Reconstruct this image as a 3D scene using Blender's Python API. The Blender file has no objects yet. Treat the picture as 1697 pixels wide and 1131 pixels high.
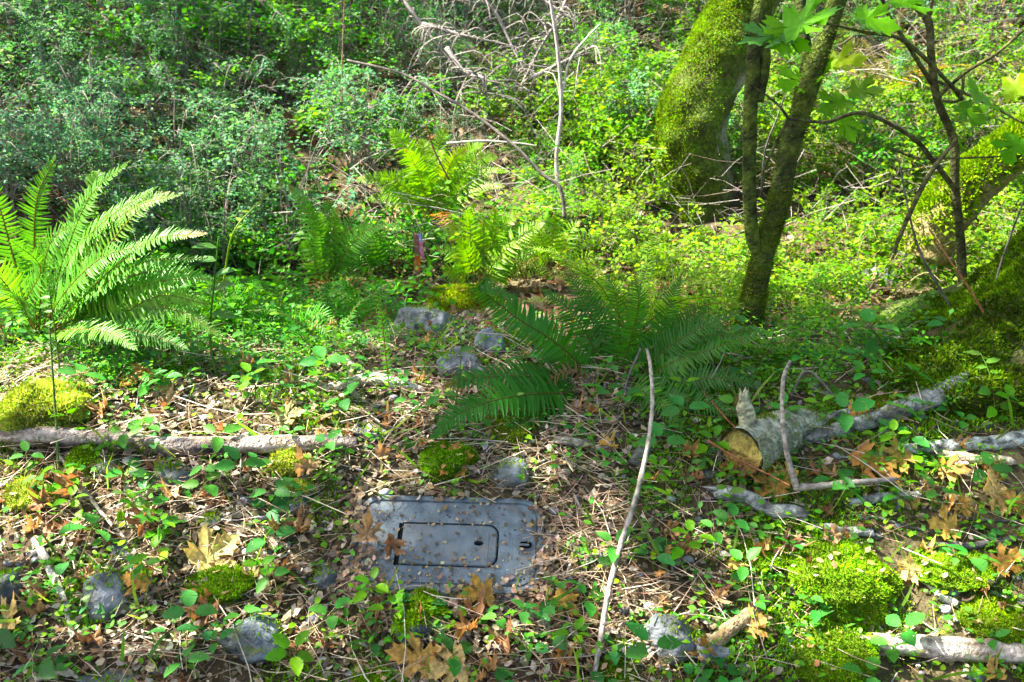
import bpy, bmesh, math, random
import numpy as np
from mathutils import Vector, Matrix

random.seed(7); np.random.seed(7)
RNG = np.random.default_rng(11)
SC = bpy.context.scene
COL = SC.collection

# ------------------------------------------------------------------ camera, sky, sun, exposure
CAM_Z, PITCH, FPX, W0, H0 = 1.5, math.radians(-20), 1470.0, 1697.0, 1131.0
cam_d = bpy.data.cameras.new('camera'); cam = bpy.data.objects.new('camera', cam_d); COL.objects.link(cam)
cam.location = (0, 0, CAM_Z); cam.rotation_euler = (math.pi/2 + PITCH, 0, 0)
cam_d.sensor_width = 36; cam_d.lens = 36*FPX/W0; cam_d.clip_start = 0.05; cam_d.clip_end = 400
cam_d.dof.use_dof = True; cam_d.dof.focus_distance = 2.75; cam_d.dof.aperture_fstop = 5.0
SC.camera = cam

SUN_TO = Vector((-0.60, 0.10, 0.79)).normalized()
elev = math.asin(SUN_TO.z); azim = math.atan2(SUN_TO.x, SUN_TO.y)
world = bpy.data.worlds.new('World'); SC.world = world; world.use_nodes = True
wn = world.node_tree; wn.nodes.clear()
sky = wn.nodes.new('ShaderNodeTexSky'); sky.sky_type = 'NISHITA'; sky.sun_disc = False
sky.air_density = 1.0; sky.dust_density = 3.0; sky.ozone_density = 1.0
sky.sun_elevation = elev; sky.sun_rotation = azim
bg = wn.nodes.new('ShaderNodeBackground'); bg.inputs[1].default_value = 0.062
wo = wn.nodes.new('ShaderNodeOutputWorld')
wn.links.new(sky.outputs[0], bg.inputs[0]); wn.links.new(bg.outputs[0], wo.inputs[0])
sun_d = bpy.data.lights.new('sun', 'SUN'); sun_d.energy = 4.6; sun_d.angle = math.radians(0.55)
sun_d.color = (1.0, 0.94, 0.84)
sun = bpy.data.objects.new('sun', sun_d); COL.objects.link(sun); sun.location = (-8, 6, 14)
sun.rotation_euler = SUN_TO.to_track_quat('Z', 'Y').to_euler()
SC.view_settings.view_transform = 'Standard'; SC.view_settings.look = 'None'
SC.view_settings.gamma = 1; SC.view_settings.exposure = 3.02; SC.view_settings.use_curve_mapping = False
SC.render.engine = 'CYCLES'
cy = SC.cycles
cy.use_light_tree = False; cy.max_bounces = 3; cy.diffuse_bounces = 3; cy.glossy_bounces = 1; cy.transmission_bounces = 2
cy.transparent_max_bounces = 4; cy.use_denoising = True; cy.sample_clamp_indirect = 6
cy.use_adaptive_sampling = True; cy.adaptive_threshold = 0.02
try:
    cy.denoiser = 'OPENIMAGEDENOISE'; cy.denoising_input_passes = 'RGB_ALBEDO_NORMAL'; cy.denoising_prefilter = 'ACCURATE'
except Exception: pass

# ------------------------------------------------------------------ noise and terrain
def _hash(i, j, k, s):
    h = (i*374761393 + j*668265263 + k*2147483647 + s*974634599) & 0xFFFFFFFF
    h = ((h ^ (h >> 13))*1274126177) & 0xFFFFFFFF
    h = h ^ (h >> 16)
    return (h & 0xFFFFFF)/float(0xFFFFFF)
def vnoise(P, s=0):
    P = np.asarray(P, float); I = np.floor(P).astype(np.int64); f = P - I; f = f*f*(3-2*f)
    out = 0
    for a in (0, 1):
        for b in (0, 1):
            for c in (0, 1):
                w = (f[..., 0] if a else 1-f[..., 0])*(f[..., 1] if b else 1-f[..., 1])*(f[..., 2] if c else 1-f[..., 2])
                out = out + w*_hash(I[..., 0]+a, I[..., 1]+b, I[..., 2]+c, s)
    return out*2-1
def fbm(P, octs=3, s=0):
    P = np.asarray(P, float); o = 0; a = 1; t = 0
    for k in range(octs):
        o = o + a*vnoise(P*2**k, s+k*7); t += a; a *= .5
    return o/t
_py = [-30, 0.5, 1.3, 1.7, 2.15, 2.5, 2.75, 3.2, 3.9, 4.5, 5.2, 6.0, 8, 12, 20, 60]
_pz = [-.55, -.4, -.3, -.11, .10, .28, .35, .34, .22, .17, .32, .62, 1.40, 3.1, 6.3, 22]
def smooth_prof(y):
    return (np.interp(y-.15, _py, _pz)+np.interp(y, _py, _pz)*2+np.interp(y+.15, _py, _pz))/4
def hgt(x, y, fine=True):
    x = np.asarray(x, float); y = np.asarray(y, float)
    xx = x
    yy = y + np.clip(-(x+1.2), 0, 2.2)*np.clip(y-3.7, 0, 1)*.35      # the slope comes closer on the left
    z = smooth_prof(yy)
    P = np.stack([x, y, x*0], -1)
    z = z + .10*fbm(P*.55, 2, 3)*np.clip((y-1)/4, .15, 1.6)
    g = np.exp(-((x+1.15)/.75)**2-((y-4.25)/.55)**2)                  # dark little gully
    z = z - .22*g
    z = z + .08*np.exp(-((x-1.75)/.7)**2-((y-2.95)/.5)**2)            # rise to the mossy root
    if fine: z = z + .022*fbm(P*5, 3, 9)
    return z
def pdir(px, py):
    u = (px-W0/2)/FPX; v = -(py-H0/2)/FPX
    c, s = math.cos(PITCH), math.sin(PITCH)
    return np.array([u, c - v*s, s + v*c])
def at(px, py, Y):
    d = pdir(px, py); t = Y/d[1]
    return np.array([d[0]*t, Y, CAM_Z+d[2]*t])
def atc(px, py, Y):
    g_ = gp(px, py); return at(px, py, min(Y, g_[1]-.012))
_ts = np.linspace(1.2, 16, 3000)
def gp(px, py, lift=0.0):
    d = pdir(px, py); P = _ts[:, None]*d + np.array([0, 0, CAM_Z])
    below = P[:, 2] < hgt(P[:, 0], P[:, 1])
    k = int(np.argmax(below)) if below.any() else len(_ts)-1
    p = P[k].copy(); p[2] = float(hgt(p[0], p[1]))+lift
    return p
def px2m(p, n): return n*math.hypot(p[1], CAM_Z-p[2])/FPX
def gnormal(x, y, e=.06):
    n = np.array([-(hgt(x+e, y)-hgt(x-e, y))/(2*e), -(hgt(x, y+e)-hgt(x, y-e))/(2*e), 1.0]); return n/np.linalg.norm(n)
def unit(v):
    v = np.asarray(v, float); return v/np.maximum(np.linalg.norm(v, axis=-1, keepdims=True), 1e-9)

# ------------------------------------------------------------------ materials
def mat(name, rough=.8, spec=.25, transl=0, tcol=(1.25, 1.35, .55), bump=0, bscale=60, nz=.25, nscale=25, orand=0, sheen=0, huer=0.0, detail=5):
    m = bpy.data.materials.new(name); m.use_nodes = True; nt = m.node_tree; N = nt.nodes; L = nt.links; N.clear()
    out = N.new('ShaderNodeOutputMaterial'); bs = N.new('ShaderNodeBsdfPrincipled')
    bs.inputs['Roughness'].default_value = rough; bs.inputs['Specular IOR Level'].default_value = spec
    at_ = N.new('ShaderNodeAttribute'); at_.attribute_name = 'Col'
    tc = N.new('ShaderNodeTexCoord')
    no = N.new('ShaderNodeTexNoise'); no.inputs['Scale'].default_value = nscale; no.inputs['Detail'].default_value = detail
    L.new(tc.outputs['Object'], no.inputs['Vector'])
    mr = N.new('ShaderNodeMapRange'); mr.inputs[1].default_value = .3; mr.inputs[2].default_value = .7
    mr.inputs[3].default_value = 1-nz; mr.inputs[4].default_value = 1+nz
    L.new(no.outputs[0], mr.inputs[0])
    hs = N.new('ShaderNodeHueSaturation')
    if name in ('green_leaf', 'shrub_leaf', 'fern_leaf', 'moss', 'autumn_leaf'): hs.inputs['Saturation'].default_value = 1.07
    L.new(at_.outputs['Color'], hs.inputs['Color'])
    if orand:
        oi = N.new('ShaderNodeObjectInfo'); m2 = N.new('ShaderNodeMapRange')
        m2.inputs[3].default_value = 1-orand; m2.inputs[4].default_value = 1+orand
        L.new(oi.outputs['Random'], m2.inputs[0])
        mu = N.new('ShaderNodeMath'); mu.operation = 'MULTIPLY'
        L.new(mr.outputs[0], mu.inputs[0]); L.new(m2.outputs[0], mu.inputs[1]); L.new(mu.outputs[0], hs.inputs['Value'])
        if huer:
            m3 = N.new('ShaderNodeMapRange'); m3.inputs[3].default_value = .5-huer; m3.inputs[4].default_value = .5+huer
            wv = N.new('ShaderNodeMath'); wv.operation = 'FRACT'; w2 = N.new('ShaderNodeMath'); w2.operation = 'MULTIPLY'; w2.inputs[1].default_value = 7.31
            L.new(oi.outputs['Random'], w2.inputs[0]); L.new(w2.outputs[0], wv.inputs[0]); L.new(wv.outputs[0], m3.inputs[0]); L.new(m3.outputs[0], hs.inputs['Hue'])
    else:
        L.new(mr.outputs[0], hs.inputs['Value'])
    if name.startswith(('lid_', 'hatch_')):           # dried mud stains and scuffs on the plastic
        n3 = N.new('ShaderNodeTexNoise'); n3.inputs['Scale'].default_value = 13; n3.inputs['Detail'].default_value = 9; n3.inputs['Roughness'].default_value = .72
        L.new(tc.outputs['Object'], n3.inputs['Vector']); r3 = N.new('ShaderNodeMapRange'); r3.inputs[1].default_value = .52; r3.inputs[2].default_value = .72; r3.inputs[4].default_value = .85; L.new(n3.outputs[0], r3.inputs[0])
        mm = N.new('ShaderNodeMix'); mm.data_type = 'RGBA'; mm.inputs[7].default_value = (.15, .13, .10, 1); L.new(r3.outputs[0], mm.inputs[0]); L.new(hs.outputs[0], mm.inputs[6]); L.new(mm.outputs[2], bs.inputs['Base Color'])
        r4 = N.new('ShaderNodeMapRange'); r4.inputs[3].default_value = rough; r4.inputs[4].default_value = .9; L.new(r3.outputs[0], r4.inputs[0]); L.new(r4.outputs[0], bs.inputs['Roughness'])
    else:
        L.new(hs.outputs[0], bs.inputs['Base Color'])
    if bump:
        b = N.new('ShaderNodeBump'); b.inputs['Strength'].default_value = bump; b.inputs['Distance'].default_value = .02
        n2 = N.new('ShaderNodeTexNoise'); n2.inputs['Scale'].default_value = bscale; n2.inputs['Detail'].default_value = 6
        L.new(tc.outputs['Object'], n2.inputs['Vector']); L.new(n2.outputs[0], b.inputs['Height']); L.new(b.outputs[0], bs.inputs['Normal'])
    if transl:
        tr = N.new('ShaderNodeBsdfTranslucent'); mx = N.new('ShaderNodeMixShader'); mx.inputs[0].default_value = transl
        vm = N.new('ShaderNodeVectorMath'); vm.operation = 'MULTIPLY'; vm.inputs[1].default_value = tcol
        L.new(hs.outputs[0], vm.inputs[0]); L.new(vm.outputs[0], tr.inputs['Color'])
        L.new(bs.outputs[0], mx.inputs[1]); L.new(tr.outputs[0], mx.inputs[2]); L.new(mx.outputs[0], out.inputs[0])
    else:
        L.new(bs.outputs[0], out.inputs[0])
    return m
M_SOIL = mat('forest_soil', .95, .1, bump=.9, bscale=45, nz=.5, nscale=18)
M_LEAF = mat('green_leaf', .5, .22, .45, (1.5, 1.6, .5), nz=.15, nscale=60, orand=.22, huer=.012)
M_SHRUB = mat('shrub_leaf', .55, .14, .42, (1.5, 1.6, .55), nz=.1, nscale=30, orand=.2, huer=.012)
M_FERN = mat('fern_leaf', .45, .28, .42, (1.6, 1.5, .4), nz=.12, nscale=60, orand=.10)
M_DRY = mat('dry_leaf', .65, .2, .3, (1.35, 1.05, .6), nz=.42, nscale=75, orand=.2, detail=8)
M_AUT = mat('autumn_leaf', .55, .25, .35, (1.4, 1.1, .5), nz=.5, nscale=85, orand=.2, huer=.015, detail=9)
M_WOOD = mat('bare_wood', .8, .2, bump=.9, bscale=90, nz=.45, nscale=50, detail=9)
M_TWIG = mat('twig_bark', .8, .2, bump=.3, bscale=150, nz=.25, nscale=60, orand=.2)
M_BARK = mat('tree_bark', .9, .15, bump=1.0, bscale=80, nz=.55, nscale=45, detail=9)
M_MOSS = mat('moss', .85, .12, .3, (1.3, 1.4, .5), nz=.2, nscale=40)
M_MOSSB = mat('moss_base', .95, .05, bump=1, bscale=120, nz=.4, nscale=60)
M_ROCK = mat('grey_rock', .7, .3, bump=1.0, bscale=38, nz=.55, nscale=22, detail=12)
M_STRAW = mat('straw', .6, .3, .15, (1.2, 1.1, .8), nz=.1)

# ------------------------------------------------------------------ mesh helpers
class Geo:
    def __init__(s): s.V = []; s.F = []; s.C = []; s.n = 0
    def add(s, V, F, c):
        V = np.asarray(V, float).reshape(-1, 3); F = np.asarray(F, np.int64).reshape(-1, 3)
        c = np.asarray(c, float)
        if c.ndim == 1: c = np.repeat(c[None, :3], len(V), 0)
        s.V.append(V); s.F.append(F+s.n); s.C.append(c[:, :3]); s.n += len(V); return s
    def arrays(s): return np.concatenate(s.V), np.concatenate(s.F), np.concatenate(s.C)
    def mesh(s, name, mt, origin=(0, 0, 0), smooth=True):
        V, F, C = s.arrays(); V = V-np.asarray(origin, float)
        me = bpy.data.meshes.new(name)
        me.vertices.add(len(V)); me.vertices.foreach_set('co', V.astype(np.float32).ravel())
        me.loops.add(F.size); me.loops.foreach_set('vertex_index', F.astype(np.int32).ravel())
        me.polygons.add(len(F)); me.polygons.foreach_set('loop_start', np.arange(0, F.size, 3, dtype=np.int32))
        me.polygons.foreach_set('loop_total', np.full(len(F), 3, np.int32))
        me.polygons.foreach_set('use_smooth', np.full(len(F), bool(smooth)))
        me.update(calc_edges=True)
        a = me.color_attributes.new('Col', 'FLOAT_COLOR', 'POINT')
        a.data.foreach_set('color', np.concatenate([np.clip(C, 0, 1), np.ones((len(C), 1))], 1).astype(np.float32).ravel())
        me.materials.append(mt); return me
    def obj(s, name, mt, parent=None, origin=(0, 0, 0), smooth=True):
        o = bpy.data.objects.new(name, s.mesh(name, mt, origin, smooth)); COL.objects.link(o)
        if parent is not None: o.parent = parent
        else: o.location = origin
        return o
def tag(o, label=None, cat=None, group=None, kind=None):
    for k, v in (('label', label), ('category', cat), ('group', group), ('kind', kind)):
        if v: o[k] = v
    return o
def empty(name, loc):
    o = bpy.data.objects.new(name, None); COL.objects.link(o); o.location = loc; o.empty_display_size = .05; return o
def copy_tree(o, parent=None):
    c = o.copy(); COL.objects.link(c); c.parent = parent
    for ch in o.children: copy_tree(ch, c)
    return c
def spline(P, n):
    P = np.asarray(P, float); m = len(P)
    if m == 2: return P[0]+(P[1]-P[0])*np.linspace(0, 1, n)[:, None]
    Q = np.vstack([2*P[0]-P[1], P, 2*P[-1]-P[-2]]); t = np.linspace(0, m-1-1e-9, n); i = t.astype(int); f = (t-i)[:, None]
    a, b, c, d = Q[i], Q[i+1], Q[i+2], Q[i+3]
    return .5*(2*b+(c-a)*f+(2*a-5*b+4*c-d)*f*f+(3*b-a-3*c+d)*f**3)
def tube(P, r, seg=8, rough=0, nf=20, cap=True, seed=0):
    P = np.asarray(P, float); n = len(P); r = np.broadcast_to(np.asarray(r, float), (n,))
    T = unit(np.gradient(P, axis=0)); ref = np.array([0, 0, 1.0]) if abs(T[0, 2]) < .9 else np.array([1.0, 0, 0])
    A = np.zeros((n, 3)); a = unit(np.cross(T[0], ref))
    for k in range(n):
        a = unit(a-T[k]*np.dot(a, T[k])); A[k] = a
    B = np.cross(T, A); th = np.linspace(0, 2*math.pi, seg, endpoint=False)
    D = A[:, None]*np.cos(th)[None, :, None]+B[:, None]*np.sin(th)[None, :, None]
    R = np.repeat(r[:, None], seg, 1)
    if rough: R = R*(1+rough*fbm((P[:, None]+D*R[..., None])*nf, 3, seed))
    V = (P[:, None]+D*R[..., None]).reshape(-1, 3)
    i = np.arange(n-1)[:, None]*seg; j = np.arange(seg)[None]; j2 = (j+1) % seg
    a0, a1, b0, b1 = i+j, i+j2, i+seg+j, i+seg+j2
    F = np.concatenate([np.stack([a0, a1, b1], -1).reshape(-1, 3), np.stack([a0, b1, b0], -1).reshape(-1, 3)])
    if cap:
        V = np.vstack([V, P[0], P[-1]]); k = n*seg; jj = np.arange(seg)
        F = np.concatenate([F, np.stack([np.full(seg, k), (jj+1) % seg, jj], -1), np.stack([np.full(seg, k+1), (n-1)*seg+jj, (n-1)*seg+(jj+1) % seg], -1)])
    return V, F
def frames(x, z):                    # rotation matrices with given local x axis and approximate z
    x = unit(x); y = unit(np.cross(z, x)); z = np.cross(x, y)
    return np.stack([x, y, z], -1)
def inst(geo, T, R, S, pos, col, jit=0):     # stamp one template many times; T=(V,F), R (n,3,3), S scalar/(n,)/(n,3), pos (n,3), col (n,3)
    V, F = T[0], T[1]; n = len(pos)
    if n == 0: return
    S = np.asarray(S, float)
    S = np.broadcast_to(S[:, None] if S.ndim == 1 else S, (n, 3))
    P = np.einsum('nij,nvj->nvi', R, V[None]*S[:, None, :])+pos[:, None]
    FF = F[None]+(np.arange(n)*len(V))[:, None, None]
    c = np.repeat(np.asarray(col)[:, None], len(V), 1)
    if len(T) > 2: c = c*T[2][None, :, None]
    geo.add(P.reshape(-1, 3), FF.reshape(-1, 3), c.reshape(-1, 3))
def rand_rot(n, tilt=1.0):
    az = RNG.uniform(0, 2*math.pi, n); x = np.stack([np.cos(az), np.sin(az), RNG.normal(0, .35*tilt, n)], -1)
    z = np.stack([RNG.normal(0, .45*tilt, n), RNG.normal(0, .45*tilt, n), np.ones(n)], -1)
    return frames(x, unit(z))
def colj(base, n, v=.2, h=.08):
    base = np.asarray(base, float)
    if base.ndim == 2: base = base[RNG.integers(0, len(base), n)]
    return np.clip(base*(1+RNG.normal(0, v, (n, 1)))*(1+RNG.normal(0, h, (n, 3))), .004, 1)
# templates, local x = length
def t_ovate(w=.32, fold=.06, droop=.15):
    V = np.array([[0, 0, 0], [.22, w*.75, fold], [.6, w*.8, fold*.7], [1, 0, 0], [.6, -w*.8, fold*.7], [.22, -w*.75, fold], [.5, 0, 0]], float)
    V[:, 2] -= droop*V[:, 0]**2
    return V, np.array([[6, 1, 0], [6, 2, 1], [6, 3, 2], [6, 4, 3], [6, 5, 4], [6, 0, 5]])
def t_small(w=.33):
    V = np.array([[0, 0, 0], [.5, w, .06], [1, 0, -.08], [.5, -w, .06]], float)
    return V, np.array([[0, 2, 1], [0, 3, 2]])
def t_pinna(w=.078):
    V = np.array([[0, .02, 0], [.07, w*1.25, .01], [.5, w, .02], [.85, w*.5, 0], [1, .01, -.02], [.85, -w*.42, 0], [.5, -w*.85, .02], [.05, -w*.8, .01], [.45, 0, -.012]], float)
    V[:, 2] -= .13*V[:, 0]**2; V[:, 1] += .07*V[:, 0]**2
    n = 8; return V, np.array([[8, (k+1) % n, k] for k in range(n)])
def t_bram():                       # one toothed bramble leaflet
    up = [(0, 0), (.08, .16), (.2, .25), (.26, .24), (.36, .32), (.43, .29), (.54, .32), (.6, .26), (.7, .25), (.76, .18), (.86, .14), (1, 0)]
    pts = up+[(x, -y) for x, y in up[-2:0:-1]]
    V = np.array([[x, y, .35*abs(y)-.14*x*x] for x, y in pts]+[[.3, 0, -.01], [.65, 0, -.06]], float); n = len(pts); F = []
    for k in range(n):
        k2 = (k+1) % n; c = n if (V[k, 0]+V[k2, 0])/2 < .47 else n+1
        F.append([c, k2, k])
    h = len(up)
    F += [[n, n+1, 4], [n+1, n, n-4]]
    return V, np.array(F)
def t_maple(seed=0, curl=.25, crumple=.1, stem=.35):
    rs = np.random.default_rng(seed)
    half = [(.0, .0), (.10, -.06), (.30, -.05), (.52, -.02), (.44, .09), (.60, .14), (.42, .20), (.30, .24), (.46, .36), (.64, .42), (.60, .50), (.76, .66), (.56, .63), (.50, .72), (.40, .62), (.24, .48), (.17, .50),
            (.20, .64), (.34, .74), (.24, .80), (.26, .94), (.12, .92), (.0, 1.12)]
    h = np.array(half); L = h[1:-1][::-1]*np.array([-1, 1])
    o = np.vstack([h, L]); o = o+rs.normal(0, .014, o.shape); c = np.array([0, .26])
    inner = c+(o-c)*.5; n = len(o)
    P = np.vstack([o, inner, c[None]]); x, y = P[:, 0], P[:, 1]-.3
    ang = np.arctan2(y, x); r = np.hypot(x, y)
    z = curl*(r**2)*(.6+.6*np.sin(ang*2+rs.uniform(0, 6)))+crumple*np.sin(ang*5+rs.uniform(0, 6))*r+rs.normal(0, crumple*.22, len(P))*r
    V = np.stack([P[:, 1], P[:, 0], z], -1)       # x = length
    k = np.arange(n); k2 = (k+1) % n
    F = np.concatenate([np.stack([k, k2, n+k2], -1), np.stack([k, n+k2, n+k], -1), np.stack([n+k, n+k2, np.full(n, 2*n)], -1)])
    sh = np.ones(len(V)); 
    if stem:
        s = spline([[0, 0, 0], [-stem*.5, .05, .03], [-stem, .12, .0]], 4); tv, tf = tube(s, [.012, .010, .010, .013], 3)
        F = np.concatenate([F, tf+len(V)]); V = np.vstack([V, tv]); sh = np.concatenate([sh, np.full(len(tv), .8)])
    return V, F, sh
def ico(sub):
    bm = bmesh.new(); bmesh.ops.create_icosphere(bm, subdivisions=sub, radius=1)
    V = np.array([v.co[:] for v in bm.verts]); F = np.array([[v.index for v in f.verts] for f in bm.faces]); bm.free(); return V, F
ICO2, ICO3, ICO4 = ico(2), ico(3), ico(4)
def sample(V, F, n, wfn=None):
    a, b, c = V[F[:, 0]], V[F[:, 1]], V[F[:, 2]]; N = np.cross(b-a, c-a); A = np.linalg.norm(N, axis=1); N = unit(N)
    w = A.copy()
    if wfn is not None: w = w*np.clip(wfn((a+b+c)/3, N), 0, None)
    if w.sum() <= 0: return np.zeros((0, 3)), np.zeros((0, 3))
    k = RNG.choice(len(F), n, p=w/w.sum()); u = RNG.random((n, 2)); m = u.sum(1) > 1; u[m] = 1-u[m]
    return a[k]+(b[k]-a[k])*u[:, :1]+(c[k]-a[k])*u[:, 1:], N[k]
MB = (np.array([[0, -.10, 0], [0, .10, 0], [.55, .13, .03], [.55, -.13, .03], [1, 0, -.1]], float), np.array([[0, 1, 2], [0, 2, 3], [3, 2, 4]]))
def moss_blades(geo, pos, nor, size, cols, spread=.75):
    n = len(pos); x = unit(nor+RNG.normal(0, spread, (n, 3))*.6+np.array([0, 0, .25])); z = RNG.normal(0, 1, (n, 3))
    inst(geo, MB, frames(x, unit(z)), size*RNG.uniform(.6, 1.35, n), pos-nor*size*.15, cols)
MOSSY = np.array([[.17, .30, .018], [.10, .22, .012], [.24, .34, .03]])
MOSSD = np.array([[.07, .13, .012], [.10, .15, .012], [.13, .15, .02]])

# ------------------------------------------------------------------ ground
def axis(a, b, n0, fine_a, fine_b, nf):
    return np.unique(np.concatenate([np.linspace(a, b, n0), np.linspace(fine_a, fine_b, nf)]))
gx = axis(-40, 40, 60, -3.2, 3.4, 240); gy = axis(-12, 60, 60, 1.2, 7, 260)
X, Y = np.meshgrid(gx, gy); Z = hgt(X, Y)
nx, ny = len(gx), len(gy); idx = np.arange(nx*ny).reshape(ny, nx)
F = np.concatenate([np.stack([idx[:-1, :-1], idx[:-1, 1:], idx[1:, 1:]], -1).reshape(-1, 3), np.stack([idx[:-1, :-1], idx[1:, 1:], idx[1:, :-1]], -1).reshape(-1, 3)])
V = np.stack([X, Y, Z], -1).reshape(-1, 3)
k = np.clip(.5+.9*fbm(V*1.7, 3, 21), 0, 1)[:, None]
gcol = np.array([.055, .038, .022])*(1-k)+np.array([.075, .062, .03])*k
ground = Geo().add(V, F, gcol).obj('ground', M_SOIL); tag(ground, kind='structure')

# ------------------------------------------------------------------ fern builder
PIN = t_pinna()
def frond(root, O, P, width, nrm, col, spacing=.0135, single=False, pin=PIN, rcol=(.16, .13, .03), start=.14, name='frond', angle=.22, vee=.12):
    P = np.asarray(P, float).copy(); L = np.linalg.norm(np.diff(P, axis=0), axis=1).sum(); P[1:-1] += RNG.normal(0, .012*L, P[1:-1].shape); n = max(14, int(L/spacing))
    C = spline(P, n+1)
    tv, tf = tube(spline(P, 22), np.linspace(.0036, .0010, 22)*(L/.75)**.5, 4)
    fr = Geo().add(tv, tf, rcol).obj(name, M_FERN, root, O)
    s = np.linspace(0, 1, n+1); T = unit(np.gradient(C, axis=0)); nrm = np.asarray(nrm, float)
    if nrm.ndim == 1: nrm = np.repeat(nrm[None], n+1, 0)
    S = unit(np.cross(T, nrm)); Nn = np.cross(S, T)
    keep = s > start
    prof = np.clip((s-start)/.16+.45, 0, 1)*np.clip((1-s)/.72, 0, 1)**.72+.035
    poss, Rs, sz = [], [], []
    for sg in (1, -1):
        m = keep; kk = m.sum(); a = angle+.55*s[m]**2+RNG.normal(0, .09, kk)
        d = unit(S[m]*sg*np.cos(a)[:, None]+T[m]*np.sin(a)[:, None]+Nn[m]*(vee+RNG.normal(0, .07, kk))[:, None])
        z = unit(Nn[m]+RNG.normal(0, .12, (kk, 3))); R = frames(d, z)
        if sg < 0: pass
        off = T[m]*(spacing*.5 if sg < 0 else 0)
        poss.append(C[m]+off); Rs.append(R); sz.append(prof[m]*width*RNG.uniform(.82, 1.08, kk)*np.where(RNG.random(kk) < .035, .35, 1))
    pos = np.concatenate(poss); R = np.concatenate(Rs); sz = np.concatenate(sz)
    wsc = np.stack([sz, np.maximum(sz, width*.45)*1.05, sz], -1)
    fv = 1+RNG.normal(0, .13); cc = colj(np.atleast_2d(col)[0]*np.array([fv*(1+max(0, RNG.normal(0, .35))), fv, fv]), len(pos), .09, .04); tipk = (RNG.random() < .3)*np.clip((np.tile(s[keep], 2)-.8)*5, 0, .8)[:, None]; cc = cc*(1-tipk)+np.array([.22, .13, .03])*tipk
    if single:
        global PINMESH
        key = tuple(np.round(np.atleast_2d(col)[0], 3))
        if key not in PINMESH: PINMESH[key] = Geo().add(pin[0], pin[1], np.atleast_2d(col)[0]).mesh('leaflet', M_FERN)
        for i in range(len(pos)):
            o = bpy.data.objects.new('leaflet', PINMESH[key]); COL.objects.link(o); o.parent = fr
            m4 = Matrix.Identity(4)
            for a in range(3):
                for b in range(3): m4[a][b] = float(R[i, a, b]*wsc[i, b])
                m4[a][3] = float(pos[i, a]-O[a])
            o.matrix_local = m4
    else:
        g = Geo(); inst(g, pin, R, wsc, pos, cc)
        lv = g.obj('leaflets', M_FERN, fr, O); lv['kind'] = 'stuff'
    return fr
PINMESH = {}
def rosette(name, label, O, n, L, col, width=.065, az0=0, az1=2*math.pi, el=(50, 80), droop=.55, group=None, spacing=.0145, seed=0, arch=1.0):
    rs = np.random.default_rng(seed); O = np.asarray(O, float); root = empty(name, O); tag(root, label, 'fern', group)
    for k in range(n):
        az = az0+(az1-az0)*(k+rs.uniform(.1, .9))/n; e = math.radians(rs.uniform(*el)); l = L*rs.uniform(.7, 1.08)
        h = np.array([math.cos(az), math.sin(az), 0]); s = np.linspace(0, 1, 7)
        ang = e-droop*arch*1.9*s**1.4*rs.uniform(.7, 1.2)
        st = np.stack([np.cos(ang), np.sin(ang)], -1)*(l/6); st[0] = 0; c = np.cumsum(st, 0)
        sd = np.array([-h[1], h[0], 0])*rs.normal(0, .1*l)
        P = O+h*c[:, :1]+np.array([0, 0, 1.])*c[:, 1:]+sd*(s[:, None]**2)+h*.015
        nz = np.array([0, 0, 1.])*.8-h*.5+rs.normal(0, .25, 3)
        frond(root, O, P, width*rs.uniform(.85, 1.1)*(l/L), unit(nz), col, spacing)
    return root
def frond_px(root, O, pts, width, face, col, **kw):     # pts: (px,py,Y)
    P = np.array([at(*p) for p in pts]); return frond(root, O, P, width, unit(face), col, **kw)

# ------------------------------------------------------------------ meter box lid
M_LID = mat('lid_plastic', .45, .45, bump=.35, bscale=260, nz=.5, nscale=22, detail=9)
M_LIDH = mat('hatch_plastic', .4, .5, bump=.3, bscale=350, nz=.4, nscale=25, detail=8)
M_HOLE = mat('hole_shade', .95, .05)  # near-black colour stands in for the shade inside the lid openings
def rrect(w, h, r, n=8, rs=None):
    r4 = rs or (r, r, r, r); out = []
    for q, (cx, cy_) in enumerate(((1, 1), (-1, 1), (-1, -1), (1, -1))):
        rr = r4[q]
        for k in range(n+1):
            a = math.pi/2*q+math.pi/2*k/n; out.append((cx*(w/2-rr)+rr*math.cos(a), cy_*(h/2-rr)+rr*math.sin(a)))
    return np.array(out)
def rings(loops):                    # list of (poly(n,2), z): quads between loops
    n = len(loops[0][0]); V = np.concatenate([np.column_stack([p, np.full(n, z)]) for p, z in loops]); F = []
    for i in range(len(loops)-1):
        j = np.arange(n); j2 = (j+1) % n; a, b = i*n+j, i*n+j2; c, d = a+n, b+n
        F += [np.stack([a, b, d], -1), np.stack([a, d, c], -1)]
    return V, np.concatenate(F)
LID_W, LID_H = .545, .30
lo = gp(741, 908); LO = lo+np.array([0, 0, .018])
ln = unit(gnormal(lo[0], lo[1], .12)*1+np.array([0, -.06, .1])); rx = unit(np.array([1, .0, -.10])-ln*np.dot(ln, [1, 0, -.10])); ry = np.cross(ln, rx)
lid = empty('utility_box_lid', LO)
lid.rotation_euler = Matrix((rx, ry, ln)).transposed().to_euler()
tag(lid, 'dark blue-grey plastic utility meter box lid set in the leaf litter', 'lid')
def lid_piece(name, V, F, c, m, parent=lid, smooth=False):
    return Geo().add(V, F, c).obj(name, m, parent, smooth=smooth)
LC = (.082, .112, .125); HC = (.07, .096, .108)
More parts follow.
